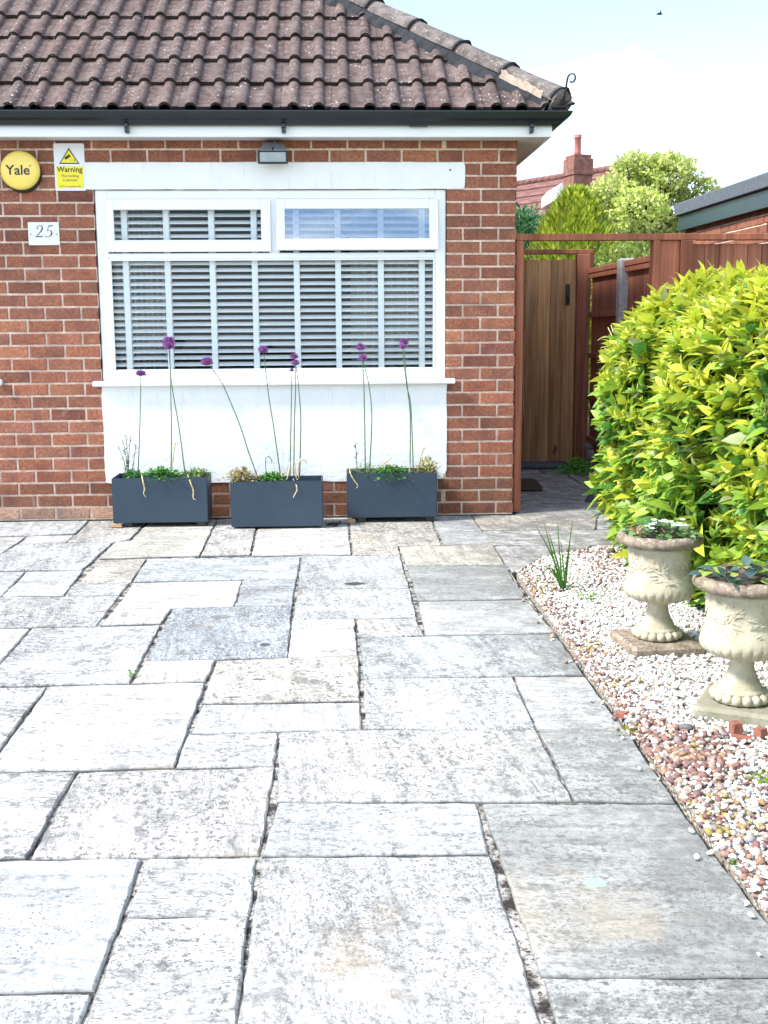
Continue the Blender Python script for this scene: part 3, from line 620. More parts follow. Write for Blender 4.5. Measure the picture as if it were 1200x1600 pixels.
# cut
def cut(mb, co, no):
    me = bpy.data.meshes.new('t'); me.from_pydata(mb.v, [], mb.f); at = me.attributes.new('tint', 'FLOAT_COLOR', 'POINT')
    c = np.ones((len(mb.v), 4), np.float32); c[:, :3] = np.array(mb.c); at.data.foreach_set('color', c.ravel()); me.polygons.foreach_set('use_smooth', mb.sm)
    bm = bmesh.new(); bm.from_mesh(me); bmesh.ops.bisect_plane(bm, geom=bm.verts[:]+bm.edges[:]+bm.faces[:], plane_co=co, plane_no=no, clear_outer=True)
    bm.to_mesh(me); bm.free(); return me
me1 = cut(rf, (HX+0.03, EY, 0), (1, 1, 0))
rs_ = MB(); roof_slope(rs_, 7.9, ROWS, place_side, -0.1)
me2 = cut(rs_, (HX-0.055+0.02, EY+0.09, 0), (-1, -1, 0))
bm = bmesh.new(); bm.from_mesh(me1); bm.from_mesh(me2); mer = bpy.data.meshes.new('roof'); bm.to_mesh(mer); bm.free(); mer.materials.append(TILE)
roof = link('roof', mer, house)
Rg = ROWS*GA*cs; b = MB()                                     # underlay and the back slope
zr = EZ+ROWS*GA*sn-0.07
b.add([(-6.3, EY+0.06, EZ-0.035), (HX-0.06, EY+0.06, EZ-0.035), (HX-Rg, EY+Rg, zr), (-6.3, EY+Rg, zr), (HX-0.06, 8.1, EZ-0.035), (HX-Rg, 8.1, zr), (-6.3, 8.1, zr), (-6.3, 8.1, EZ-0.035)], [(0, 1, 2, 3), (1, 4, 5, 2), (3, 2, 5, 6), (0, 3, 6, 7), (0, 7, 4, 1), (4, 7, 6, 5)])
b.build('roof_underlay', BEDDING, roof)
# hip: half-round caps on a bed of mortar
hd = Vector((-cs, cs, sn)); L1 = hd.length; hd.normalize(); h0 = Vector((HX-0.035, EY+0.035, EZ+0.03))
side = Vector((1, 1, 0)).normalized(); nup = side.cross(hd).normalized()
if nup.z < 0: nup = -nup
b = MB(); Lc = 0.43; k = 0; mo = b
n_ = 11
for k in range(13):
    p0 = h0+hd*(k*Lc); v = rnd.uniform(.85, 1.1); b.col = (v, v*0.98, v*0.96); vs = []; b.smooth = True
    for (s_, rr) in ((-0.004, 0.097), (0.02, 0.098), (Lc*0.5, 0.094), (Lc+0.012, 0.088)):
        for i in range(n_):
            w = math.pi*(i/(n_-1))*1.0; vs.append(p0+hd*s_+side*(math.cos(w)*rr*1.02)+nup*(math.sin(w)*rr*0.82+0.01+(0.006 if s_ < .05 else 0)))
    m0 = len(vs)
    for (s_, rr) in ((-0.004, 0.082), (0.06, 0.082)):
        for i in range(n_):
            w = math.pi*(i/(n_-1)); vs.append(p0+hd*s_+side*(math.cos(w)*rr*1.02)+nup*(math.sin(w)*rr*0.78+0.01))
    fs = [(r_*n_+i, r_*n_+i+1, (r_+1)*n_+i+1, (r_+1)*n_+i) for r_ in range(3) for i in range(n_-1)]+[(m0+i, m0+i+1, i+1, i) for i in range(n_-1)]+[(m0+n_+i, m0+n_+i+1, m0+i+1, m0+i) for i in range(n_-1)]
    b.add(vs, fs); b.mi = 1
    mo.tube([p0+hd*-0.01+side*(math.cos(math.pi*i/10)*0.099)+nup*(math.sin(math.pi*i/10)*0.083+0.014+rnd.uniform(-.004, .004)) for i in range(11)], [0.0065+rnd.uniform(-.003, .003) for i in range(11)], 6); b.mi = 0
b.build('hip_tiles', [RIDGE, BEDDING], roof)
b = MB()
for sgn in (-1, 1):
    vs = []; N = 90; Lh = 13*Lc
    for i in range(N+1):
        q = h0+hd*(Lh*i/N); vs += [q+side*sgn*(0.088)+nup*0.016, q+side*sgn*(0.11+rnd.uniform(-.014, .014))-nup*(0.075+rnd.uniform(-.008, .008)), q+side*sgn*0.05-nup*0.07]
    b.add(vs, [(3*i+a, 3*i+3+a, 3*i+3+(a+1) % 3, 3*i+(a+1) % 3) for i in range(N) for a in range(3)])
b.build('hip_bedding', BEDDING, roof)
b = MB(); p0 = h0-side*0.0965+nup*0.005; vs = []
for i in range(12):
    q = p0+hd*(0.06+0.36*i/11); vs += [q-nup*(0.012+rnd.uniform(0, .004)), q+nup*(0.035+rnd.uniform(-.01, .012))-side*0.006, q+nup*0.02+side*0.03]
b.add(vs, [(3*i+a, 3*i+3+a, 3*i+3+(a+1) % 3, 3*i+(a+1) % 3) for i in range(11) for a in range(3)]+[(0, 1, 2), (33, 35, 34)]); b.build('broken_hip_edge', TORCH, roof)
b = MB(); e = h0-hd*0.02                                       # mortar plug in the open end of the last cap
vs = [e+side*(math.cos(math.pi*i/10)*0.098)+nup*(math.sin(math.pi*i/10)*0.078+0.008)-hd*rnd.uniform(0, .02) for i in range(11)]; vs += [v-nup*0.0+hd*0.09 for v in vs]
vs += [e+side*0.096-nup*0.05, e-side*0.096-nup*0.05]
b.add(vs, [tuple(range(11))+(23, 22)][0:1]+[(i, i+1, 12+i, 11+i) for i in range(10)]); b.build('hip_end_mortar', RIDGE, roof)
b = MB(); dn = Vector((hd.x, hd.y, 0)).normalized()*-1.0      # scrolled hip iron
q0 = e-hd*0.012-nup*0.005; pts = [q0+hd*0.1, q0, q0-hd*0.02+Vector((0, 0, .02))]
top = q0+dn*0.04+Vector((0, 0, 0.145)); pts.append(top); r0 = 0.033; ce = top+dn*r0*1.0+Vector((0, 0, .0))
for i in range(1, 14):
    w = math.pi*0.95-i*0.42; rr = r0*(1-i*0.035); pts.append(ce+dn*(math.cos(w)*rr)+Vector((0, 0, math.sin(w)*rr)))
b.tube(pts, [0.007]*4+[0.0065]*(len(pts)-4), 6); b.build('hip_iron', IRON, roof)

# ================================================================== THINGS ON THE WALL
ac = atY(31, 266, -0.05); R0 = 0.122
t = thing('alarm_box', (ac[0], 0, ac[2]), 'round yellow burglar alarm box with dark lettering on the brick wall', 'alarm box')
b = MB(); b.col = (1, 1, 1)
def disc(b, cx, cz, prof, n=48, sz=1.0, sq=1.0):              # lathe about the Y axis
    vs = []
    for (r, y) in prof:
        for k in range(n): w = 2*math.pi*k/n; vs.append((cx+r*math.cos(w), y, cz+r*math.sin(w)*sz))
    fs = [(i*n+k, i*n+(k+1) % n, (i+1)*n+(k+1) % n, (i+1)*n+k) for i in range(len(prof)-1) for k in range(n)]
    fs.append(tuple((len(prof)-1)*n+k for k in range(n))); sm = b.smooth; b.smooth = True; b.add(vs, fs); b.smooth = sm
disc(b, ac[0]+0.004, ac[2]-0.016, [(0.118, 0.0), (0.118, -0.03), (0.11, -0.04)], sz=0.98); b.build('back_plate', INK, t)
b = MB(); disc(b, ac[0], ac[2], [(0.12, -0.03), (0.122, -0.042), (0.118, -0.054), (0.108, -0.062), (0.098, -0.0655), (0.05, -0.0665), (0.0, -0.067)], sz=0.96)
cv = b.build('cover', YELLOW, t)
text_mesh('lettering', 'Yale', 0.083, (ac[0]-0.008, -0.0675, ac[2]-0.028), INK, cv, 0.0011, sx=1.02)
b = MB(); disc(b, ac[0]+0.068, ac[2]+0.024, [(0.0055, -0.0664), (0.005, -0.0672), (0, -0.0673)], 14); b.build('registered_mark', INKY, cv)
# warning sign
s0 = atY(83.5, 224, -0.006); s1 = atY(134, 298, -0.006); sw, sh = s1[0]-s0[0], s0[2]-s1[2]; sx0 = (atY(83.5, 224)[0]+atY(87, 298)[0])/2; sx1 = (atY(132, 224)[0]+atY(134, 298)[0])/2; z0, z1 = s1[2], s0[2]; xc = (sx0+sx1)/2; hw = (sx1-sx0)/2
t = thing('warning_sign', (xc, 0, z0), 'white warning sign with camera triangle and yellow text panel on brick', 'sign')
def rrect(x0, x1, z0, z1, r, n=5):
    out = []
    for (cx, cz, a) in ((x1-r, z0+r, -90), (x1-r, z1-r, 0), (x0+r, z1-r, 90), (x0+r, z0+r, 180)):
        for k in range(n): w = math.radians(a+90*k/(n-1)); out.append((cx+r*math.cos(w), cz+r*math.sin(w)))
    return out
b = MB(); b.prism(rrect(xc-hw, xc+hw, z0, z1, 0.008), -0.007, -0.0015); bd = b.build('board', SIGNW, t)
H_ = z1-z0; tzt, tzb = z1-0.035*H_/0.284*1.0-0.002, z1-0.123
b = MB(); b.prism([(xc-0.063, tzb), (xc+0.063, tzb), (xc, tzt+0.01)], -0.0082, -0.0068); b.build('triangle_border', INK, bd)
b = MB(); b.prism([(xc-0.053, tzb+0.006), (xc+0.053, tzb+0.006), (xc, tzt-0.003)], -0.0094, -0.008); b.build('triangle_field', SIGNY, bd)
b = MB(); cz = tzb+0.042; ro = Matrix.Rotation(math.radians(-32), 3, 'Y')
b.box((xc-0.025, -0.0104, cz-0.008), (xc+0.009, -0.0092, cz+0.008), ro, (xc-0.008, -0.01, cz)); b.box((xc-0.03, -0.0104, cz-0.006), (xc-0.0255, -0.0092, cz+0.006), ro, (xc-0.008, -0.01, cz))
b.box((xc+0.03, -0.0104, tzb+0.014), (xc+0.034, -0.0092, tzb+0.028)); b.box((xc+0.008, -0.0104, tzb+0.021), (xc+0.012, -0.0092, tzb+0.024)); b.build('camera_symbol', INK, bd)
b = MB(); b.prism([(xc-0.083, z0+0.014), (xc+0.083, z0+0.014), (xc+0.083, tzb-0.014), (xc-0.083, tzb-0.014)], -0.0082, -0.0068); b.build('text_panel', SIGNY, bd)
text_mesh('lettering', 'Warning', 0.045, (xc, -0.0088, tzb-0.048), INK, bd, 0.0006, sx=0.98)
text_mesh('small_lettering', 'This building', 0.0215, (xc, -0.0088, tzb-0.079), INKY, bd, 0.0004)
text_mesh('small_lettering', 'is alarmed', 0.0215, (xc, -0.0088, tzb-0.104), INKY, bd, 0.0004)
text_mesh('small_lettering', 'CCTV in operation 24hr', 0.0135, (xc, -0.0088, z0+0.022), INKY, bd, 0.0002)
# house number
a, c_ = atY(43, 347, -0.008), atY(93.5, 383, -0.008); t = thing('number_plate', ((a[0]+c_[0])/2, 0, c_[2]), 'cream house number plate reading 25 on the brick', 'number plate')
b = MB(); b.cbox((a[0], -0.008, c_[2]), (c_[0], -0.0015, a[2]), 0.0015); pl_ = b.build('plate', CREAM, t)
def stroke(b, pts, wid, y=-0.0092):
    vs = []; n = len(pts)
    for i, p in enumerate(pts):
        q0, q1 = pts[max(i-1, 0)], pts[min(i+1, n-1)]; d = Vector((q1[0]-q0[0], q1[1]-q0[1])).normalized(); w = wid[i]/2
        for (s_, yy) in ((1, y), (-1, y), (-1, y+0.0016), (1, y+0.0016)): vs.append((p[0]-d.y*w*s_, yy, p[1]+d.x*w*s_))
    b.add(vs, [(4*i+a, 4*i+4+a, 4*i+4+(a+1) % 4, 4*i+(a+1) % 4) for i in range(n-1) for a in range(4)]+[(0, 1, 2, 3), (4*n-1, 4*n-2, 4*n-3, 4*n-4)])
ox, oz, sc = (a[0]+c_[0])/2-0.052, c_[2]+0.049, 0.072          # digit height
def sp(l): 
    return [(ox+x*sc+z_*sc*0.12, oz+z_*sc) for x, z_ in l]
d2 = [(.08, .74), (.1, .86), (.2, .96), (.34, .99), (.48, .93), (.54, .8), (.52, .66), (.42, .48), (.26, .28), (.06, .06)]
w2 = [.09, .05, .035, .04, .07, .11, .11, .085, .06, .05]
b = MB(); stroke(b, sp(d2), [w*sc for w in w2]); stroke(b, sp([(.02, .035), (.3, .045), (.52, .04), (.6, .09), (.63, .16)]), [x*sc for x in (.05, .085, .08, .05, .02)], -0.0094); stroke(b, sp([(.06, .73), (.1, .72), (.13, .75)]), [x*sc for x in (.06, .09, .06)], -0.0093)
b.build('digit', INK, pl_)
ox += 0.056
d5 = [(.3, .6), (.42, .58), (.55, .48), (.6, .32), (.55, .16), (.42, .04), (.26, .0), (.12, .04), (.06, .1)]
w5 = [.03, .045, .1, .115, .1, .05, .035, .05, .08]
b = MB(); stroke(b, sp(d5), [w*sc for w in w5]); stroke(b, sp([(.2, .52), (.25, .75), (.3, .95)]), [.035*sc]*3, -0.0093); stroke(b, sp([(.19, .53), (.24, .58), (.33, .605)]), [.03*sc]*3, -0.0095); stroke(b, sp([(.28, .95), (.45, .95), (.6, .965), (.66, 1.02)]), [x*sc for x in (.08, .09, .06, .03)], -0.0094); b.build('digit', INK, pl_)
for x in (a[0]+0.016, c_[0]-0.016):
    b = MB(); disc(b, x, (a[2]+c_[2])/2-0.004, [(0.004, -0.0085), (0.0035, -0.0102), (0, -0.0104)], 12); b.build('screw', GREYMETAL, pl_)
# floodlight
f0 = atY(427, 241, -0.06); fx = f0[0]; fz = f0[2]
t = thing('floodlight', (fx, 0, fz), 'small grey floodlight mounted above the window on the painted lintel', 'floodlight')
b = MB()                                                      # tapered body, sloping forward and down
bt = fz+0.072
body = [(-0.07, -0.012, bt), (0.07, -0.012, bt), (0.082, -0.012, fz-0.03), (-0.082, -0.012, fz-0.03), (-0.06, -0.05, bt+0.002), (0.06, -0.05, bt+0.002), (0.08, -0.125, fz+0.018), (-0.08, -0.125, fz+0.018), (0.08, -0.125, fz-0.04), (-0.08, -0.125, fz-0.04)]
body = [(fx+x, y, z) for x, y, z in body]
b.add(body, [(3, 2, 1, 0), (0, 1, 5, 4), (4, 5, 6, 7), (7, 6, 8, 9), (9, 8, 2, 3), (1, 2, 8, 6, 5), (0, 4, 7, 9, 3)]); hs = b.build('housing', GREYMETAL, t)
b = MB(); fzc = fz-0.026
for (x0, x1, z0, z1) in ((-0.092, -0.08, -0.042, 0.036), (0.08, 0.092, -0.042, 0.036), (-0.08, 0.08, 0.028, 0.036), (-0.08, 0.08, -0.042, -0.03)): b.cbox((fx+x0, -0.142, fzc+z0), (fx+x1, -0.124, fzc+z1), 0.003)
b.build('bezel', BLACK, t)
b = MB(); b.box((fx-0.08, -0.136, fzc-0.03), (fx+0.08, -0.1255, fzc+0.028)); b.build('lamp_glass', LENSM, t)
b = MB(); b.tube([(fx+0.035, -0.06, bt-0.008), (fx+0.05, -0.078, bt-0.025), (fx+0.058, -0.06, bt-0.004)], 0.004, 6); b.build('clip', BLACK, t); b = MB(); b.tube([(fx-0.003, -0.118, fz+0.03), (fx-0.001, -0.13, fz+0.014), (fx+0.004, -0.118, fz+0.034)], 0.005, 6); b.build('clip', BLACK, t)
# pipe stub at the left
q = atY(-1, 597, -0.02); b = MB(); b.tube([(q[0], 0.01, q[2]), (q[0], -0.02, q[2]), (q[0], -0.03, q[2]-0.02)], 0.019, 12)
tag(b.build('pipe_stub', UPVC, None, (q[0], 0, q[2])), 'short white pipe stub poking out of the brick at the left edge', 'pipe')

# ================================================================== LEAVES
def leaves(pos, d, nrm, Ln, Wd, fold=0.25, curl=0.2, seg=4):
    """folded, curling leaf blades; returns verts, quads, and how many verts a leaf has"""
    n = len(pos); d = d/np.linalg.norm(d, axis=1, keepdims=True); s = np.cross(d, nrm); s /= np.linalg.norm(s, axis=1, keepdims=True)+1e-9; u = np.cross(s, d)
    T = np.linspace(0, 1, seg+1); prof = np.sin(np.pi*np.clip(T, 0, 1)**0.8)**0.95; prof[0] = 0.08; prof[-1] = 0.02
    V = np.zeros((n, seg+1, 3, 3))
    cu = np.broadcast_to(np.asarray(curl), (n,))
    for i, tt in enumerate(T):
        c = pos+d*(Ln*tt)[:, None]-u*(Ln*cu*tt*tt)[:, None]
        w = Wd*prof[i]*0.5
        V[:, i, 0] = c+s*w[:, None]+u*(w*fold)[:, None]; V[:, i, 1] = c; V[:, i, 2] = c-s*w[:, None]+u*(w*fold)[:, None]
    k = 3*(seg+1); f = np.array([(3*i+j, 3*i+j+1, 3*i+j+4, 3*i+j+3) for i in range(seg) for j in (0, 1)])
    return V.reshape(-1, 3), (f[None]+np.arange(n)[:, None, None]*k).reshape(-1, 4), k
def rv(n): v = RNG.normal(size=(n, 3)); return v/np.linalg.norm(v, axis=1, keepdims=True)
def unit(v): return v/(np.linalg.norm(v, axis=1, keepdims=True)+1e-9)

# ================================================================== PLANTERS
def planter(x0, x1, yf, z0, label, lift=0.03):
    w, dp, h = x1-x0, 0.26, 0.285
    t = thing('planter', ((x0+x1)/2, yf+dp/2, 0), label, 'planter', 'slate blue planters under the window')
    b = MB(); th = 0.014
    bm = bmesh.new(); bmesh.ops.create_cube(bm, size=1)
    for v in bm.verts: v.co = Vector((v.co.x*w+(x0+x1)/2, v.co.y*dp+yf+dp/2, v.co.z*h+z0+h/2))
    topf = max(bm.faces, key=lambda f: f.calc_center_median().z)
    r_ = bmesh.ops.inset_individual(bm, faces=[topf], thickness=th); ex = bmesh.ops.extrude_discrete_faces(bm, faces=[topf])
    for v in ex['faces'][0].verts: v.co.z -= 0.16
    bmesh.ops.bevel(bm, geom=[e for e in bm.edges if e.calc_face_angle(0) > 0.5 and all(v.co.z > z0-1 for v in e.verts) and max(v.co.z for v in e.verts) > z0-1 and (abs(e.verts[0].co.x-x0) < 1e-4 or abs(e.verts[0].co.x-x1) < 1e-4 or abs(e.verts[0].co.z-z0-h) < 1e-4)], offset=0.004, segments=2, affect='EDGES')
    bm.verts.index_update(); b.add([v.co for v in bm.verts], [[v.index for v in f.verts] for f in bm.faces]); bm.free()
    b.build('box', PLANTM, t)
    b = MB(); n = 16; vs = []; m_ = 7
    for i in range(n+1):
        for j in range(m_+1): vs.append((x0+th+0.0015+(w-2*th-0.003)*i/n, yf+th+0.0015+(dp-2*th-0.003)*j/m_, z0+h-0.045+rnd.uniform(-.012, .012)))
    b.add(vs, [(i*(m_+1)+j, (i+1)*(m_+1)+j, (i+1)*(m_+1)+j+1, i*(m_+1)+j+1) for i in range(n) for j in range(m_)]); b.build('soil', SOIL, t)
    if lift > 0.012:
        for xx in (x0+0.09, x1-0.045):
            for yy in (yf+0.035, yf+dp-0.03): b = MB(); b.cbox((xx-0.028, yy-0.02, 0.002), (xx+0.028, yy+0.02, z0+0.001), 0.003); b.build('foot', BLACK, t)
    return (x0, x1, yf, yf+dp, z0+h)
PLS = []
def px_pl(pxl, pxr, y, ym): return atY(pxl, ym, y)[0], atY(pxr, ym, y)[0]
a, c_ = px_pl(175.5, 324.5, -0.32, 785); PLS.append(planter(a, c_, -0.32, 0.028, 'leftmost slate blue planter with a feathery lily and three alliums in it', 0.028))
a, c_ = px_pl(360.5, 504.5, -0.43, 790); PLS.append(planter(a, c_, -0.43, 0.012, 'middle slate blue planter with an empty right end and dry leaves', 0.012))
a, c_ = px_pl(542.5, 683, -0.27, 780); PLS.append(planter(a, c_, -0.27, 0.034, 'rightmost slate blue planter raised on a black foot and wood chip', 0.034))
for (px, py, Y, w, d, h, m_, lab) in ((185, 822, -0.322, 0.07, 0.03, 0.022, CHIP, 'pale wood chip under the left corner of the leftmost planter'), (549, 816, -0.272, 0.055, 0.03, 0.026, CHIP, 'stacked pale wood chips under the left corner of the rightmost planter')):
    q = atZ(px, py); b = MB(); b.cbox((q[0]-w/2, Y-0.006, 0.0035), (q[0]+w/2, Y+d, h*0.5), 0.002); b.cbox((q[0]-w/2+0.004, Y-0.003, h*0.5+0.0005), (q[0]+w/2-0.002, Y+d, h), 0.002)
    tag(b.build('wood_chip', m_, None, (q[0], Y, 0)), lab, 'wood chip')
q = atZ(393, 825); b = MB(); vs = []; n = 14
for i in range(n+1):
    u = i/n-0.5; x = q[0]+u*0.15; zt = 0.006+0.012*abs(math.sin(u*7))+0.012*max(0, u)*2; w = 0.012*(1-(2*abs(u))**2)+0.003
    vs += [(x, q[1]-w, zt), (x, q[1]+w, zt+0.004), (x, q[1], zt+0.007)]
b.add(vs, [(3*i+a_, 3*i+3+a_, 3*i+3+(a_+1) % 3, 3*i+(a_+1) % 3) for i in range(n) for a_ in range(3)]); tag(b.build('dead_leaf', CLAY, None, (q[0], q[1], 0)), 'curled orange dead leaf on the paving before the middle planter', 'leaf')
# dark litter beside the middle planter
q = atZ(522, 821); b = MB()
for i in range(40):
    x, y = q[0]+rnd.gauss(0, .03), q[1]+rnd.gauss(0, .03); w = rnd.uniform(0, 6.28); b.tube([(x, y, 0.005), (x+.012*math.cos(w), y+.012*math.sin(w), 0.012+rnd.uniform(0, .01)), (x+.025*math.cos(w), y+.025*math.sin(w), 0.007)], 0.0025, 4)
tag(b.build('debris', BLACK, None, (q[0], q[1], 0)), 'scatter of black plant debris between the middle and right planters', 'debris', kind='stuff')

# alliums
STEM = simple('green_stem', (0.07, 0.15, 0.06), 0.55, 0.25, 25)
def spline(pts, n=14):
    P = [Vector(p) for p in pts]; out = []
    for i in range(len(P)-1):
        p0, p1, p2, p3 = P[max(i-1, 0)], P[i], P[i+1], P[min(i+2, len(P)-1)]
        for k in range(n):
            t = k/n; out.append(0.5*((2*p1)+(p2-p0)*t+(2*p0-5*p1+4*p2-p3)*t*t+(3*p1-p0-3*p2+p3)*t**3))
    return out+[P[-1]]
def allium(head, stem, Y, r, lab, group=None, squash=0.8, tilt=(0, 0), withered=()):
    pts = [atY(x, y, Y) for x, y in stem]; base = pts[-1]
    t = thing('allium', tuple(base), lab, 'flower', group)
    sp_ = spline(pts[::-1], 8); b = MB(); b.tube(sp_, [0.0042-0.0018*i/(len(sp_)-1) for i in range(len(sp_))], 6); b.build('stem', STEM, t)
    c = atY(head[0], head[1], Y); r *= 1.12; n = 260; dv = rv(n); dv[:, 2] = np.where(dv[:, 2] < -0.55, -dv[:, 2], dv[:, 2])
    rr = r*RNG.uniform(.62, 1.05, n); p = dv*rr[:, None]; p[:, 2] *= squash; p += c
    d = unit(dv+rv(n)*0.7); Ln = RNG.uniform(.28, .45, n)*r
    V, F, k = leaves(p-d*Ln[:, None]*0.4, d, rv(n), Ln, Ln*0.5, 0.3, 0.2, 2)
    cl_ = np.array([.30, .09, .33])*RNG.uniform(.6, 1.35, (n, 1)); cl_[RNG.uniform(0, 1, n) < .15] = (.42, .2, .45)
    hd_ = raw('flower_head', V, F, np.repeat(cl_, k, 0), PETAL, t)
    b = MB(); bm = bmesh.new(); bmesh.ops.create_icosphere(bm, subdivisions=2, radius=r*0.72)
    b.smooth = True; b.add([(v.co.x+c[0], v.co.y+c[1], v.co.z*squash+c[2]) for v in bm.verts], [[v.index for v in f.verts] for f in bm.faces]); bm.free(); b.build('flower_core', PURPLE, hd_)
    for w_ in withered:
        b = MB(); pp = spline([atY(x, y, yy) for x, y, yy in w_], 6); b.tube(pp, [0.0016+0.003*math.sin(math.pi*min(1, (i+1)/(len(pp)+1))**.8)*(1+.3*math.sin(i*1.7)) for i in range(len(pp))], 6, flat=0.3); b.build('withered_leaf', STRAW, t)
PURPLE = simple('allium_core', (0.13, 0.035, 0.15), 0.8, 0.3, 60)
y1, y2, y3 = PLS[0][2]+0.13, PLS[1][2]+0.13, PLS[2][2]+0.13
f1, f2, f3 = PLS[0][2]-0.008, PLS[1][2]-0.008, PLS[2][2]-0.008
allium((220, 584), [(220, 587), (219, 650), (216.5, 720), (215, 741)], y1, 0.028, 'short allium beside the feathery lily in the leftmost planter', squash=0.7, withered=[[(221, 740, y1-.08), (223, 750, f1), (226, 764, f1), (224.5, 771, f1), (228, 777, f1)]])
allium((264, 535), [(265, 540), (266.5, 600), (268, 680), (267, 741)], y1+0.02, 0.036, 'upper of the two touching allium heads above the leftmost planter', withered=[[(267, 737, y1), (272, 742, y1-.02), (285, 740, y1-.03), (291, 744, y1-.03)], [(268, 740, y1), (271, 710, y1), (274, 692, y1), (278, 693, y1), (276, 697, y1)]])
allium((263.5, 541.5), [(264, 547), (269, 605), (280, 670), (289.5, 744)], y1-0.04, 0.030, 'lower front one of the two touching allium heads above the leftmost planter', withered=[[(293, 742, y1-.07), (297, 752, f1), (302, 766, f1), (302, 778, f1), (306, 781, f1)]])
allium((323, 566), [(327, 570), (340, 588), (351, 607), (375, 665), (388, 705), (405, 752)], y2, 0.032, 'allium leaning far left out of the middle planter', tilt=(1, 0))
allium((411, 547), [(412, 551), (420, 620), (428, 670), (439, 748)], y2, 0.028, 'upright allium in the middle planter with a clear gap on both sides', withered=[[(442, 752, y2-.06), (440, 740, y2-.06), (447, 738, y2-.06), (450, 726, y2-.06)]])
allium((459.5, 557), [(460, 561), (462, 600), (460, 660), (459, 748)], y2+0.03, 0.022, 'topmost allium of the cluster of three in the middle planter', withered=[[(458, 748, y2), (463, 758, f2), (464, 766, f2), (461, 772, f2), (458, 778, f2)]])
allium((462, 567), [(462.5, 571), (467, 610), (470, 660), (468, 748)], y2-0.02, 0.023, 'middle allium of the cluster of three in the middle planter', withered=[[(467, 748, y2-.05), (466, 728, y2-.05), (470, 718, y2-.05), (477, 720, y2-.05), (479, 726, y2-.05)], [(464, 750, y2-.06), (461, 735, y2-.06), (461, 722, y2-.06)]])
allium((456, 578.5), [(456, 582), (455, 640), (453, 748)], y2-0.04, 0.011, 'tiny allium bud lowest of the cluster of three in the middle planter', squash=1.0, withered=[[(448, 750, y2-.08), (452, 735, y2-.08), (453, 722, y2-.08)]])
allium((563.5, 543), [(564, 548), (567, 575), (569, 620), (571, 742)], y3+0.02, 0.028, 'higher allium of the left pair in the rightmost planter', withered=[[(570, 740, y3), (549, 733, y3-.09), (547, 738, f3), (553, 750, f3), (559, 758, f3), (557, 763, f3)]])
allium((567, 560), [(567.5, 565), (576, 600), (581, 652), (577, 742)], y3-0.03, 0.026, 'lower allium of the left pair in the rightmost planter', withered=[[(583, 744, y3-.06), (592, 730, y3-.06), (603, 722, y3-.06), (612, 715, y3-.06)]])
allium((631, 535), [(630.5, 541), (637, 609), (641, 652), (640.5, 742)], y3+0.01, 0.027, 'higher allium of the right pair in the rightmost planter', withered=[[(641, 744, y3-.08), (640, 735, y3-.08), (641, 724, y3-.08)], [(652, 742, y3), (657, 715, y3), (663, 699, y3), (663, 703, y3)]])
allium((629, 542), [(629.5, 547), (635, 600), (642, 637), (646, 742)], y3-0.04, 0.021, 'lower allium of the right pair in the rightmost planter', withered=[[(604, 724, y3-.08), (612, 728, y3-.09), (622, 736, y3-.1), (633, 740, y3-.1)]])

# feathery shoots and low plants in the planters
def shoots(name, lab, cat, stems, Y, ln, wd, colour, per=22, group=None, spread=1.0):
    base = atY(*stems[0][-1], Y); t = thing(name, tuple(base), lab, cat, group); b = MB(); Ps = []; Ds = []; Us = []
    for st in stems:
        p = spline([atY(x, y, Y+rnd.uniform(-.02, .02)) for x, y in st[::-1]], 8); b.tube(p, [0.0035-0.002*i/len(p) for i in range(len(p))], 5)
        for i in range(per):
            k = min(len(p)-2, int((0.15+0.85*i/per)*len(p))); q = p[k]; w = i*2.4+rnd.random(); ax = (p[k+1]-p[k]).normalized()
            d = Vector((math.cos(w), math.sin(w)*0.8, 0))*spread+ax*0.7; Ps.append(q); Ds.append(d); Us.append(ax)
    b.build('stem', STEM, t); n = len(Ps); Ln = ln*RNG.uniform(.6, 1.2, n)
    V, F, k = leaves(np.array(Ps), np.array(Ds), np.array(Us)+1e-3, Ln, np.full(n, wd), 0.3, 0.25, 3); c = np.array(colour)*RNG.uniform(.7, 1.3, (n, 1))
    raw('foliage', V, F, np.repeat(c, k, 0), LEAF, t)
shoots('lily_plant', 'feathery dark green lily shoots at the left end of the leftmost planter', 'plant', [[(204, 682), (202, 700), (200, 745)], [(192, 690), (197, 715), (199, 745)], [(186, 700), (194, 722), (197, 745)], [(212, 696), (209, 720), (204, 745)], [(197, 680), (199, 712), (201, 745)]], y1, 0.055, 0.007, (.055, .1, .035), 13)
shoots('lily_plant', 'single spiky green shoot at the left end of the rightmost planter', 'plant', [[(555.5, 692), (557, 715), (558, 745)]], y3, 0.05, 0.008, (.06, .1, .05), 16)
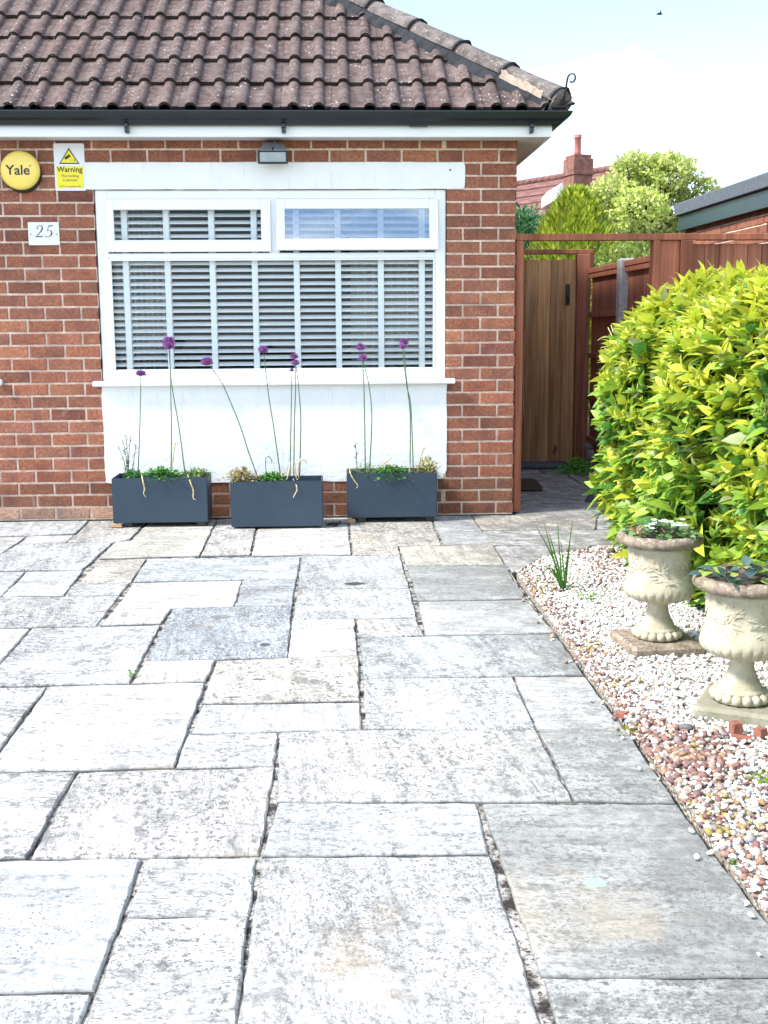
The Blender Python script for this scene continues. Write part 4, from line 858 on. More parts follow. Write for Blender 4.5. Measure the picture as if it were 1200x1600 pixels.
def clump(name, lab, cat, px, py, Y, rx, ry, h, n, colours, ln=0.025, wd=0.02, hang=0.0, group=None, mat=None):
    c = atY(px, py, Y); t = thing(name, tuple(c), lab, cat, group)
    u = RNG.normal(size=(n, 2))*0.5; p = np.stack([c[0]+u[:, 0]*rx, c[1]+u[:, 1]*ry, c[2]+RNG.uniform(0, 1, n)*h*np.exp(-(u**2).sum(1)*0.6)], 1)
    if hang: k = u[:, 1] < -0.6; p[k, 2] -= RNG.uniform(0, hang, k.sum())
    d = unit(np.stack([u[:, 0], u[:, 1], np.full(n, 0.35)], 1)+rv(n)*0.6); Ln = ln*RNG.uniform(.6, 1.3, n)
    V, F, k = leaves(p, d, np.array([[0, 0, 1.0]])+rv(n)*0.4, Ln, wd*RNG.uniform(.7, 1.2, n), 0.2, 0.2, 2); cc = np.array(colours)[RNG.integers(0, len(colours), n)]*RNG.uniform(.7, 1.25, (n, 1))
    raw('foliage', V, F, np.repeat(cc, k, 0), mat or LEAF, t)
    b = MB()
    for i in range(14):
        q = p[rnd.randrange(n)]; b.tube([(c[0]+(q[0]-c[0])*0.5, c[1]+(q[1]-c[1])*.5, c[2]-0.05), tuple(q)], 0.0014, 4)
    b.build('stems', STEM, t)
GR = [(.07, .24, .03), (.11, .32, .045), (.05, .17, .035)]; YG = [(.3, .33, .06), (.42, .38, .1), (.14, .25, .05)]; DRY = [(.5, .4, .2), (.4, .28, .12), (.58, .5, .28), (.2, .24, .07)]
clump('ferny_plant', 'small green ferny clump below the short allium in the leftmost planter', 'plant', 208, 745, y1-.05, .045, .05, .04, 120, GR)
clump('ferny_plant', 'wide green ferny clump in the middle of the leftmost planter', 'plant', 252, 745, y1-.06, .11, .07, .05, 380, GR, hang=.03)
clump('trailing_plant', 'pale yellowish trailing plant at the right end of the leftmost planter', 'plant', 308, 745, y1, .09, .07, .05, 230, YG+GR, .03, .012)
clump('dried_plant', 'straw coloured dried plant at the left end of the middle planter', 'plant', 377, 750, y2-.03, .085, .08, .075, 420, DRY, .028, .014)
clump('ferny_plant', 'green ferny clump in the middle planter', 'plant', 425, 750, y2-.02, .075, .07, .045, 260, GR)
b_ = [[(417, 752), (415, 730), (416, 715)], [(416, 715), (420, 713), (424, 718), (425, 724)]]
t = thing('bent_shoot', tuple(atY(417, 752, y2)), 'thin bent dead shoot standing in the ferny clump of the middle planter', 'shoot'); b = MB(); b.tube(spline([atY(x, y, y2) for x, y in [(417, 752), (415, 730), (415.5, 716), (420, 713.5), (424, 718), (425, 724)]], 5), 0.0028, 5); b.build('stalk', STEM, t)
clump('ferny_plant', 'green ferny clump spilling over the front of the rightmost planter', 'plant', 610, 742, y3-.08, .11, .08, .055, 400, GR, hang=.05)
clump('grassy_plant', 'thin grassy tufts at the left end of the rightmost planter', 'plant', 572, 742, y3-.02, .09, .06, .06, 130, GR+YG, .05, .005)
clump('yellow_plant', 'yellow green spiky plant at the right end of the rightmost planter', 'plant', 668, 742, y3-.02, .06, .06, .11, 230, [(.4, .36, .06), (.5, .45, .1), (.2, .22, .05)], .035, .012)

# ================================================================== URNS
def urn(cx, cy, rot, lab, sgn):
    t = thing('stone_urn', (cx, cy, 0), lab, 'urn', 'stone urns beside the hedge')
    zp = 0.04
    b = MB(); b.col = (.6, .62, .62) if sgn > 0 else (1, 1, 1); rz = Matrix.Rotation(rot, 3, 'Z'); hw_ = .13 if sgn > 0 else .145; b.cbox((cx-hw_, cy-hw_, -0.02), (cx+hw_, cy+hw_, zp-.001), 0.012, rz); b.build('plinth', STONE if sgn > 0 else WSTONE, t)
    b = MB(); nb = 17
    b.lathe([(0.07, 0), (0.088, .004), (0.088, .02), (0.074, .034)], 40, (cx, cy, zp))
    for k in range(nb):
        w = 2*math.pi*(k+.5*sgn)/nb; bm = bmesh.new(); bmesh.ops.create_icosphere(bm, subdivisions=2, radius=0.0185); b.smooth = True
        b.add([(v.co.x*.95+cx+.082*math.cos(w), v.co.y*.95+cy+.082*math.sin(w), v.co.z+zp+.019) for v in bm.verts], [[v.index for v in f.verts] for f in bm.faces]); bm.free(); b.smooth = False
    bc = b.build('bead_ring', STONE, t)
    b = MB(); b.lathe([(0.078, .03), (0.079, .038), (0.073, .043), (0.067, .045), (0.066, .05), (0.058, .066), (0.047, .085), (0.041, .105), (0.038, .128), (0.04, .138), (0.047, .143), (0.05, .147)], 48, (cx, cy, zp)); b.build('stem', STONE, t)
    b = MB(); NG = 26
    def gad(w, z, r):
        if z < .146 or z > .205: return 0
        a_ = math.sin(math.pi*min(1, max(0, (z-.146)/.058))); return 0.0075*a_*(abs(math.sin(w*NG/2))**0.6-0.45)
    prof = [(0.045, .1455), (0.075, .149), (0.099, .156), (0.117, .166), (0.128, .178), (0.134, .19), (0.1355, .2), (0.134, .21), (0.129, .225), (0.122, .243), (0.117, .262), (0.115, .285), (0.116, .31), (0.119, .335), (0.123, .355), (0.125, .366)]
    b.lathe(prof, 26*8, (cx, cy, zp), gad); bowl = b.build('bowl', STONE, t)
    # raised leaf sprays on the bowl
    Ps = []; Ds = []; Ns = []; Ls = []
    for j in range(6):
        w0 = j*math.pi/3+rot+0.25
        for k in range(34):
            a_ = rnd.gauss(0, .17); z = .29+rnd.gauss(0, .028); w = w0+a_; r = np.interp(z, [p[1] for p in prof], [p[0] for p in prof])
            Ns.append((math.cos(w), math.sin(w), 0)); Ps.append((cx+(r+.0005)*math.cos(w), cy+(r+.0005)*math.sin(w), zp+z)); tg = Vector((-math.sin(w), math.cos(w), 0))
            q = rnd.uniform(0, 6.28); q = math.atan2(z-.275, a_*.13)+rnd.gauss(0, .5); Ds.append(tuple(tg*math.cos(q)+Vector((0, 0, math.sin(q))))); Ls.append(rnd.uniform(.018, .036))
    V, F, k = leaves(np.array(Ps)+np.array(Ns)*0.0045, np.array(Ds), np.array(Ns), np.array(Ls), np.array(Ls)*0.46, -0.95, 0.15, 3)
    raw('leaf_relief', V, F, np.ones((len(V), 3)), STONE, bowl, smooth=True)
    b = MB()
    def rope(w, z, r): return 0.004*math.sin(w*22+z*160) if z > .366 else 0
    b.lathe([(0.122, .3655), (0.137, .367), (0.152, .372), (0.1615, .382), (0.163, .394), (0.157, .406), (0.146, .412), (0.134, .412), (0.127, .406), (0.122, .38), (0.115, .3705), (0.06, .3695), (0.02, .3692)], 176, (cx, cy, zp), rope); b.build('rim', WSTONE, t)
    b = MB(); b.lathe([(0.121, .38), (0.121, .393), (0.06, .4), (0.01, .402)], 30, (cx, cy, zp), lambda w, z, r: 0); b.build('soil', SOIL, t)
    return (cx, cy, zp+.402)
u1 = atZ(1036, 1004, 0.04); u2 = atZ(1171, 1106, 0.04)
U1 = urn(u1[0], u1[1]+0.085, 0.1, 'pale stone urn with white flowers, farther from the camera, on a mossy brown slab', -1)
U2 = urn(u2[0], u2[1]+0.085, -0.5, 'pale stone urn nearer the camera, cut by the right edge, on a grey slab', 1)
def ivy(U, lab, n=70, white=0, cols=((.06, .16, .04), (.12, .25, .07), (.2, .32, .12), (.04, .1, .05)), ln=.035, sx=0.5):
    t = thing('urn_planting', U, lab, 'plant'); w = RNG.uniform(0, 6.28, n); r = 0.135*np.sqrt(RNG.uniform(0, 1, n)); p = np.stack([U[0]+r*np.cos(w), U[1]+r*np.sin(w), U[2]+0.006+.035*RNG.uniform(0, 1, n)*(1.2-r/.14)], 1)
    d = unit(np.stack([np.cos(w), np.sin(w), RNG.uniform(-.1, .9, n)], 1)+rv(n)*.4); Ln = ln*RNG.uniform(.6, 1.2, n)
    V, F, k = leaves(p, d, np.array([[0, -.3, 1.0]])+rv(n)*.4, Ln, Ln*.85, .2, .3, 3); c = np.array(cols)[RNG.integers(0, len(cols), n)]*RNG.uniform(.75, 1.25, (n, 1)); raw('foliage', V, F, np.repeat(c, k, 0), LEAF, t)
    if white:
        Ps = []; 
        for (ox_, oy, m_) in ((.04, .02, 9), (-.05, -.02, 6), (.06, -.04, 4)):
            for i in range(m_):
                q = np.array([U[0]+ox_+rnd.gauss(0, .018), U[1]+oy+rnd.gauss(0, .018), U[2]+.045+rnd.gauss(0, .008)])
                for j in range(6): a_ = j*1.047; Ps.append((q, (math.cos(a_), math.sin(a_)-.3, .5)))
        V, F, k = leaves(np.array([p_[0] for p_ in Ps]), np.array([p_[1] for p_ in Ps]), np.array([[0, 0, 1.0]])+np.zeros((len(Ps), 3)), np.full(len(Ps), .016), np.full(len(Ps), .014), .1, .2, 2); raw('blossom', V, F, np.full((len(V), 3), .8), PETAL, t)
        n2 = 14; w = RNG.uniform(2.2, 4.2, n2); p = np.stack([U[0]-.07+.03*np.cos(w), U[1]-.02+.05*np.sin(w), np.full(n2, U[2]+.02)], 1); V, F, k = leaves(p, rv(n2)+np.array([[0, -.3, .6]]), rv(n2), np.full(n2, .03), np.full(n2, .012), .3, .4, 3); raw('faded_bloom', V, F, np.tile(np.array([[.5, .33, .18]]), (len(V), 1)), PETAL, t)
ivy(U1, 'white flowers and ivy growing in the urn farther from the camera', 110, 1)
ivy(U2, 'ivy with blue grey leaves growing in the urn nearer the camera', 60, 0, ((.1, .17, .16), (.08, .15, .15), (.14, .28, .06), (.3, .4, .08), (.12, .07, .05)), .045)

# ================================================================== HEDGE
def hedge():
    lo = np.array([1.49, -5.2, -0.25]); hi = np.array([3.1, -0.95, 1.40]); r = np.array([0.36, 0.42, 0.42])
    N = 9400
    def surf(n):
        ar = np.array([4.2*1.6, 4.2*1.9, 3.4*1.6]); ar /= ar.sum(); wch = RNG.choice(3, n, p=ar); u = RNG.uniform(0, 1, (n, 3)); p = lo+(hi-lo)*u
        p[wch == 0, 0] = lo[0]; p[wch == 1, 2] = hi[2]; k = wch == 2; p[k, 1] = np.where(RNG.uniform(0, 1, k.sum()) < .5, hi[1], lo[1])
        q = np.clip(p, lo+r, hi-r); d = (p-q); d = unit(d/r); pt = q+d*r; return pt, unit(d/r)
    p, nn = surf(N); keep = (p[:, 2] > 0.03) & (p[:, 0] < 2.75); p, nn = p[keep], nn[keep]
    lump = 0.035*(np.sin(p[:, 1]*5+p[:, 2]*3)+np.sin(p[:, 2]*8-p[:, 1]*4+1)+np.sin(p[:, 0]*9+p[:, 1]*7))
    n = len(p); p[:, 0] += 0.16*np.clip((-3.1-p[:, 1])/0.7, 0, 1)*(nn[:, 0] < -.3); p[:, 0] += 0.13*np.clip((.34-p[:, 2])/.34, 0, 1); p = p+nn*(lump+RNG.uniform(-.13, .03, n))[:, None]
    up = np.array([0, 0, 1.0]); ax = unit(nn*0.75+up*RNG.uniform(.25, 1.0, (n, 1))+rv(n)*0.45)
    Ps = []; Ds = []; Us = []; Ls = []; Cs = []; Wd = []
    fr = np.clip((p[:, 2]-0.25)/1.1, 0, 1)
    new = RNG.uniform(0, 1, n) < (0.27+0.7*fr**1.3)           # shoots that carry this year's yellow leaves
    big = RNG.uniform(0, 1, n) < 0.16*(1-fr)
    for k in range(8):
        a = RNG.uniform(0, .7, n)+k*2.399; e1 = unit(np.cross(ax, np.array([0.2, .9, .1]))); e2 = np.cross(ax, e1)
        op = np.where(k < 3, 0.45, np.where(k < 5, 0.85, 1.15)); 
        d = ax*np.cos(op)+(e1*np.cos(a)[:, None]+e2*np.sin(a)[:, None])*np.sin(op)+rv(n)*.15
        L_ = RNG.uniform(.052, .112, n)*(0.8 if k < 3 else 1.1)*np.where(big, 1.55, 1.0)
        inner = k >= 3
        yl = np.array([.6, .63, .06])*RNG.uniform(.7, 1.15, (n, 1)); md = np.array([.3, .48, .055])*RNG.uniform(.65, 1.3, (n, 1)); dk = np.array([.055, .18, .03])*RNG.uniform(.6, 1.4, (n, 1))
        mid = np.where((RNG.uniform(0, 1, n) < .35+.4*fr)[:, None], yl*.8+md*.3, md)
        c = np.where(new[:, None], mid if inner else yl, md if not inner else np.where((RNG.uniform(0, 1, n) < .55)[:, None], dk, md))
        pale = RNG.uniform(0, 1, n) < .05; c[pale] = np.array([.36, .42, .2])
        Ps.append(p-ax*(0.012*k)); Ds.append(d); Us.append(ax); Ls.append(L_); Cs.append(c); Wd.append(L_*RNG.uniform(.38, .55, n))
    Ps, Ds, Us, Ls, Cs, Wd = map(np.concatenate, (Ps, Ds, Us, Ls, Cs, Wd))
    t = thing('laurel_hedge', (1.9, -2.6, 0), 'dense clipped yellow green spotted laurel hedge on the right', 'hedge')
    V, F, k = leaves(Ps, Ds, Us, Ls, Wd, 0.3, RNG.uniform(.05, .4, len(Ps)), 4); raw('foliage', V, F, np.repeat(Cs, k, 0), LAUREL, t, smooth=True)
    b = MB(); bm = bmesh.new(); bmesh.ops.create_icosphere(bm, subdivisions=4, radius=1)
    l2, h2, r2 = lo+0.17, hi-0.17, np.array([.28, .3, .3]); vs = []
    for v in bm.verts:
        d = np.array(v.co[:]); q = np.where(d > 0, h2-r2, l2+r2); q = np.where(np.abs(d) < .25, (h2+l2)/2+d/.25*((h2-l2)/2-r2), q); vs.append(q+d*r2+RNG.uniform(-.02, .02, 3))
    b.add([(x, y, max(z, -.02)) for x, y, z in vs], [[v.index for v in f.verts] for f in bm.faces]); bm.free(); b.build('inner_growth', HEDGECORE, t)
    b = MB()
    for i in range(60):
        x, y = rnd.uniform(1.72, 1.9), rnd.uniform(-4.4, -1.3); b.tube([(x+.1, y, -.02), (x+rnd.uniform(-.05, .05), y+rnd.uniform(-.1, .1), .25), (x-rnd.uniform(0, .05), y+rnd.uniform(-.15, .15), .5)], [.012, .009, .005], 5)
    b.build('branches', TWIG, t)
hedge()
DRYG = simple('dry_grass', (0.5, 0.42, 0.2), 0.9, 0.3, 30)
def dry(name, lab, pts, X):
    q0 = atX(*pts[0][0], X); t = thing(name, tuple(q0), lab, 'twig'); b = MB()
    for s_ in pts: b.tube(spline([atX(x, y, X+rnd.uniform(-.02, .02)) for x, y in s_], 5), 0.0033, 4)
    b.build('stalks', DRYG, t)
dry('dry_twig', 'dry pale grass stalk before the brown fence left of the hedge top', [[(968, 552), (955, 530), (945, 526), (934, 532)], [(966, 545), (952, 516), (950, 512)], [(967, 548), (950, 542), (940, 543)], [(966, 540), (958, 518), (955, 508)]], 1.62)
dry('dry_twig', 'pale twig rising above the hedge top beside the gate latch', [[(1118, 470), (1108, 440), (1092, 428)], [(1116, 465), (1116, 440), (1126, 416)], [(1117, 455), (1114, 435), (1108, 420)], [(1117, 455), (1135, 430), (1150, 422)]], 2.0)
# grass tuft and small weeds on the gravel
def blades(name, lab, cat, px, py, tips, w=0.0085, col=(.1, .27, .04)):
    c = atZ(px, py); t = thing(name, (c[0], c[1], 0), lab, cat); b = MB(); b.smooth = True
    V = []; F = []
    for (x, y, sag) in tips:
        e = atY(x, y, c[1]+rnd.uniform(-.06, .06)); p0 = Vector((c[0]+rnd.uniform(-.012, .012), c[1]+rnd.uniform(-.012, .012), -.01)); e = Vector(e); mid = p0.lerp(e, .5)+Vector((0, 0, sag)); pp = spline([p0, mid, e], 6)
        for i, q in enumerate(pp):
            s_ = w*(1-(i/(len(pp)-1))**2)*.5+.0006; V += [(q.x-s_, q.y, q.z), (q.x, q.y+.004, q.z-.002), (q.x+s_, q.y-.001, q.z)]
        n0 = len(V)-3*len(pp); F += [(n0+3*i+a, n0+3*i+a+1, n0+3*i+a+4, n0+3*i+a+3) for i in range(len(pp)-1) for a in (0, 1)]
    V = np.array(V); F = np.array(F); raw('blades', V, F, np.tile(np.array([col]), (len(V), 1))*RNG.uniform(.9, 1.1, (len(V), 1)), LEAF, t, smooth=True)
blades('grass_tuft', 'tall green grass tuft growing out of the gravel beside the paving', 'grass', 882, 922, [(850, 817, 0), (857, 830, 0.01), (836, 820, .03), (871, 816, 0), (895, 813, 0), (893, 822, 0), (858, 855, .05), (812, 900, .09), (842, 902, .08), (866, 905, .05), (905, 938, .04), (920, 928, .05), (850, 880, .03), (876, 845, 0)])
for (px, py, n, r, h, lab) in ((207, 1058, 15, .011, .018, 'small bright green weed in a paving joint'), (918, 938, 40, .05, .02, 'low green weed on the gravel beside the grass tuft'), (1190, 1222, 22, .02, .02, 'green seedling on the gravel near the right edge'), (1147, 1362, 10, .008, .02, 'tiny green seedling at the paving edge by the gravel'), (985, 1146, 20, .018, .008, 'yellow green moss tuft at the paving edge')):
    c = atZ(px, py); t = thing('weed', (c[0], c[1], 0), lab, 'weed'); p = np.stack([c[0]+RNG.normal(0, r, n), c[1]+RNG.normal(0, r, n), RNG.uniform(.0, h, n)+.004], 1); Ln = RNG.uniform(.012, .024, n)
    V, F, k = leaves(p, rv(n)*.7+np.array([[0, -.2, .5]]), np.array([[0, 0, 1.0]])+rv(n)*.3, Ln, Ln*.7, .2, .2, 2); raw('foliage', V, F, np.tile(np.array([[.16, .3, .03]]), (len(V), 1)) if 'moss' not in lab else np.tile(np.array([[.3, .32, .03]]), (len(V), 1)), LEAF, t)
# brick bits and larger stones
def rock(name, lab, cat, px, py, sz, mat, col=(1, 1, 1), box=False, rz=0.0, z=0.0):
    c = atZ(px, py); b = MB(); b.col = col; bm = bmesh.new()
    if box:
        bmesh.ops.create_cube(bm, size=1); bmesh.ops.bevel(bm, geom=bm.edges[:], offset=.06, segments=1, affect='EDGES'); bmesh.ops.subdivide_edges(bm, edges=bm.edges[:], cuts=1)
    else: bmesh.ops.create_icosphere(bm, subdivisions=2, radius=.5)
    ro = Matrix.Rotation(rz, 3, 'Z') @ Matrix.Rotation(rnd.uniform(-.15, .15), 3, 'X'); b.smooth = not box
    b.add([tuple(Vector((c[0], c[1], z+sz[2]/2)) + ro @ Vector([v.co[i]*sz[i]*(1+rnd.uniform(-.09, .09)) for i in range(3)])) for v in bm.verts], [[v.index for v in f.verts] for f in bm.faces]); bm.free()
    tag(b.build(name, mat, None, (c[0], c[1], z)), lab, cat)
rock('brick_fragment', 'upright red brick fragment leaning on the nearer urn slab', 'brick', 1149, 1150, (.032, .03, .045), CLAY, box=True, rz=.2)
rock('brick_fragment', 'flat red brick fragment lying at the foot of the upright one', 'brick', 1160, 1158, (.05, .028, .016), CLAY, box=True, rz=-.4)
rock('brick_fragment', 'red brick fragment beside the right edge near the nearer urn', 'brick', 1188, 1152, (.032, .028, .03), CLAY, box=True, rz=.5)
rock('brick_fragment', 'red brick chip at the paving edge', 'brick', 972, 1120, (.034, .03, .016), CLAY, box=True, rz=.8)
rock('cobble', 'large dark grey cobble on the gravel below the nearer urn', 'stone', 1072, 1143, (.05, .03, .026), PEBBLE, (.13, .13, .14), rz=-.3)
rock('cobble', 'reddish cobble touching the dark grey one', 'stone', 1056, 1141, (.026, .024, .022), PEBBLE, (.3, .16, .12))
rock('cobble', 'smooth mid grey pebble near the lower right gravel edge', 'stone', 1171, 1317, (.03, .024, .02), PEBBLE, (.33, .33, .35))
rock('cobble', 'mossy brown stone under the left edge of the hedge', 'stone', 955, 866, (.05, .035, .035), PEBBLE, (.1, .12, .05))
# ================================================================== GATEWAY, GATE, FENCES
FYR = 0.03
gw = thing('timber_gateway', (1.7, FYR, 0), 'red stained timber gateway frame with a long top rail beside the house', 'gateway')
b = MB(); b.cbox((1.182, FYR, 0.012), (1.233, FYR+.075, 1.773), .003); b.build('post', STAIN, gw)
b = MB(); b.cbox((1.182, FYR, 1.774), (3.7, FYR+.075, 1.816), .003); b.build('top_rail', STAIN, gw)
b = MB(); b.cbox((2.076, FYR, 0.0), (2.119, FYR+.095, 1.773), .003); b.build('post', STAIN, gw)
b = MB(); b.col = (1.15, 1.15, 1.15); b.cbox((2.1205, FYR+.02, 0.0), (2.252, FYR+.045, 1.772), .002); b.build('cover_board', STAIN, gw)
b = MB(); b.col = (.72, .7, .68); b.cbox((2.2535, FYR-.004, 0.0), (2.333, FYR+.095, 1.773), .003); b.build('post', STAIN, gw)
sg = thing('side_gate', (2.9, FYR+.06, 0), 'dark red boarded side gate behind the hedge with a black latch', 'gate')
b = MB(); x = 2.336
while x < 3.7: v = rnd.uniform(.75, 1.2); b.col = (v, v, v); b.cbox((x, FYR+.05, .03), (x+.091, FYR+.07, 1.752), .003); x += .094
b.build('boards', FENCEW, sg)
b = MB(); q = atY(1087, 455, FYR+.04); b.cbox((q[0]-.018, FYR+.036, q[2]-.07), (q[0]+.018, FYR+.0495, q[2]+.06), .003); b.tube([(q[0], FYR+.04, q[2]), (q[0], FYR+.015, q[2]-.01), (q[0]+.03, FYR+.012, q[2]-.01)], .007, 6); b.build('latch', BLACK, sg)
# rear gate
GY = 2.7
gt = thing('garden_gate', (1.7, GY, 0), 'closed weathered brown boarded gate at the end of the side passage', 'gate')
b = MB(); x = 1.235
for k in range(8): v = rnd.uniform(.68, 1.25); b.col = (v, v*.99, v*.97); b.cbox((x, GY, .02), (x+.109, GY+.022, 1.795+rnd.uniform(-.004, .004)), .006); x += .1127
b.build('boards', GATEW, gt)
for z_ in (.3, 1.4): b = MB(); b.cbox((1.25, GY+.023, z_), (2.1, GY+.06, z_+.1)); b.build('ledge', GATEW, gt)
b = MB(); b.cbox((2.04, GY-.012, 1.405), (2.078, GY-.0005, 1.585), .003); b.tube([(2.059, GY-.012, 1.5), (2.059, GY-.045, 1.49), (2.059, GY-.04, 1.44)], .008, 6); b.build('latch', BLACK, gt)
gf = thing('gate_frame', (1.7, GY, 0), 'dark red timber frame around the rear garden gate', 'gate frame')
b = MB(); b.cbox((2.135, GY-.05, 0.0), (2.252, GY+.06, 1.84), .004); b.build('post', FENCEW, gf)
b = MB(); b.cbox((1.182, GY-.03, 1.842), (2.285, GY+.045, 1.882), .004); b.build('top_rail', FENCEW, gf)
b = MB(); b.col = (1.5, 1.5, 1.5); b.cbox((2.2535, GY-.02, 1.7), (2.285, GY+.03, 1.8405), .003); b.build('packing_block', FENCEW, gf)
# side fence
fp = thing('concrete_post', (2.25, 1.47, 0), 'grey concrete fence post between the two brown side fence panels', 'fence post')
b = MB(); b.cbox((2.2, 1.40, -.05), (2.32, 1.52, 1.735), .012); b.build('shaft', CONC, fp)
for (y0, y1, lab) in ((.13, 1.395, 'nearer brown side fence panel between the gateway and the concrete post'), (1.525, 2.64, 'farther brown side fence panel between the concrete post and the garden gate')):
    t = thing('fence_panel', (2.27, (y0+y1)/2, 0), lab, 'fence', 'brown timber panels along the passage')
    b = MB(); y = y0
    while y < y1-.03: v = rnd.uniform(.8, 1.2); b.col = (v, v, v); ye = min(y+.1, y1); b.add([(2.27, y, .05), (2.262, ye+.008, .05), (2.285, ye+.008, .05), (2.285, y, .05), (2.27, y, 1.67), (2.262, ye+.008, 1.67), (2.285, ye+.008, 1.67), (2.285, y, 1.67)], [(0, 3, 2, 1), (4, 5, 6, 7), (0, 1, 5, 4), (1, 2, 6, 5), (2, 3, 7, 6), (3, 0, 4, 7)]); y += .1
    b.build('boards', FENCEW, t)
    b = MB(); b.cbox((2.225, y0, 1.6715), (2.3, y1, 1.715), .003); b.col = (1.2, 1.1, 1.1); b.cbox((2.232, y0, 1.63), (2.2605, y1, 1.671), .003); b.build('capping', FENCEW, t)
    for z in (1.32, .97, .61, .24): b = MB(); b.cbox((2.232, y0, z-.022), (2.2605, y1, z+.022), .003); b.build('rail', FENCEW, t)
# things on the passage floor
m1 = [atZ(x, y)[:2] for x, y in ((800, 751), (832, 750.5), (838, 753), (848, 765), (847, 768), (800, 769))]; b = MB(); b.slab([tuple(p) for p in m1], .004, .016); c = m1[2]; tag(b.build('rubber_mat', BLACK, None, (c[0], c[1], 0)), 'flat black rubber mat on the passage paving behind the gateway post', 'mat')
b = MB(); b.cbox((1.22, 2.36, .0), (2.12, 2.66, .035), .008); tag(b.build('slate_step', simple('dark_slate', (.07, .1, .11), .6, .3, 8), None, (1.7, 2.5, 0)), 'dark blue grey slate step at the foot of the garden gate', 'step')
c = atZ(905, 742); t = thing('leafy_weed', (c[0], c[1], 0), 'low bright green leafy weed at the foot of the garden gate post', 'weed'); n = 420
u = RNG.normal(size=(n, 2))*.5; p = np.stack([c[0]+u[:, 0]*.16, c[1]+.1+u[:, 1]*.16, RNG.uniform(.01, .14, n)*np.exp(-(u**2).sum(1))], 1); Ln = RNG.uniform(.02, .045, n); V, F, k = leaves(p, rv(n)*.7+np.array([[0, -.4, .5]]), np.array([[0, 0, 1.0]])+rv(n)*.4, Ln, Ln*.6, .2, .2, 2); raw('foliage', V, F, np.repeat(np.array([.16, .46, .05])*RNG.uniform(.6, 1.5, (n, 1)), k, 0), LEAF, t)
c = atZ(932, 730); t = thing('plastic_tub', (c[0]+.02, c[1]+.1, 0), 'pale grey tub with a dull purple lid half hidden behind the hedge', 'tub'); b = MB(); b.lathe([(.09, .005), (.11, .14), (.113, .15)], 28, (c[0]+.03, c[1]+.1, 0)); b.build('body', simple('grey_plastic', (.5, .49, .47), .6), t); b = MB(); b.lathe([(.116, .151), (.118, .19), (.1, .21), (.03, .214)], 28, (c[0]+.03, c[1]+.1, 0)); b.build('lid', simple('dull_purple', (.3, .24, .27), .6), t)
for (px, py, lab) in ((926, 785, 'farther dark grey timber offcut leaning into the hedge'), (950, 800, 'nearer dark grey timber offcut leaning into the hedge')):
    c = atZ(px, py); b = MB(); b.add([(c[0]-.05, c[1], .004), (c[0]+.03, c[1], .004), (c[0]+.13, c[1], .15), (c[0]+.06, c[1], .16), (c[0]-.05, c[1]+.05, .004), (c[0]+.03, c[1]+.05, .004), (c[0]+.13, c[1]+.05, .15), (c[0]+.06, c[1]+.05, .16)], [(0, 1, 2, 3), (7, 6, 5, 4), (0, 4, 5, 1), (1, 5, 6, 2), (2, 6, 7, 3), (3, 7, 4, 0)]); b.col = (.3, .3, .33)
    tag(b.build('timber_offcut', simple('dark_grey_timber', (.06, .055, .065), .7), None, (c[0], c[1], 0)), lab, 'timber')

# ================================================================== BEYOND
gr = thing('garage', (5, 3, 0), 'flat roofed red brick outbuilding with dark green fascia behind the fence', 'garage')
b = MB(); GX = 3.78
bricks(b, 0.4, 5.0, lambda k, u: .1 if k % 2 else .2135, lambda u, d, z: (GX+d, u, z), (), 30, 2.3)
b.mi = 1; b.box((GX+.0065, .41, 0), (GX+.2, 5.0, 2.3)); b.box((GX+.2, 4.8, 0), (7, 5.0, 2.3)); b.box((GX+.2, .41, 0), (7, .6, 2.3)); b.build('wall', [BRICK, MORTAR], gr)
b = MB(); b.cbox((GX-.06, .3, 2.215), (GX-.03, 5.06, 2.37), .003); b.cbox((GX-.0295, 5.03, 2.215), (7.1, 5.06, 2.37), .003); b.build('fascia', simple('dark_green_paint', (.012, .045, .05), .4, .2, 5), gr)
b = MB(); yy = .3
while yy < 5.05: b.cbox((GX-.1, yy, 2.3705), (GX+.06, min(yy+.9, 5.1)-.003, 2.5), .008); yy += .9
b.cbox((GX+.061, .3, 2.372), (7.1, 5.1, 2.46), .004); b.build('roof_edge', simple('grey_roof_felt', (.11, .13, .15), .85, .3, 25, .4), gr)
b = MB(); b.cbox((GX-.012, 2.55, 1.95), (GX-.001, 2.6, 2.1), .002); b.build('air_brick', BLACK, gr)

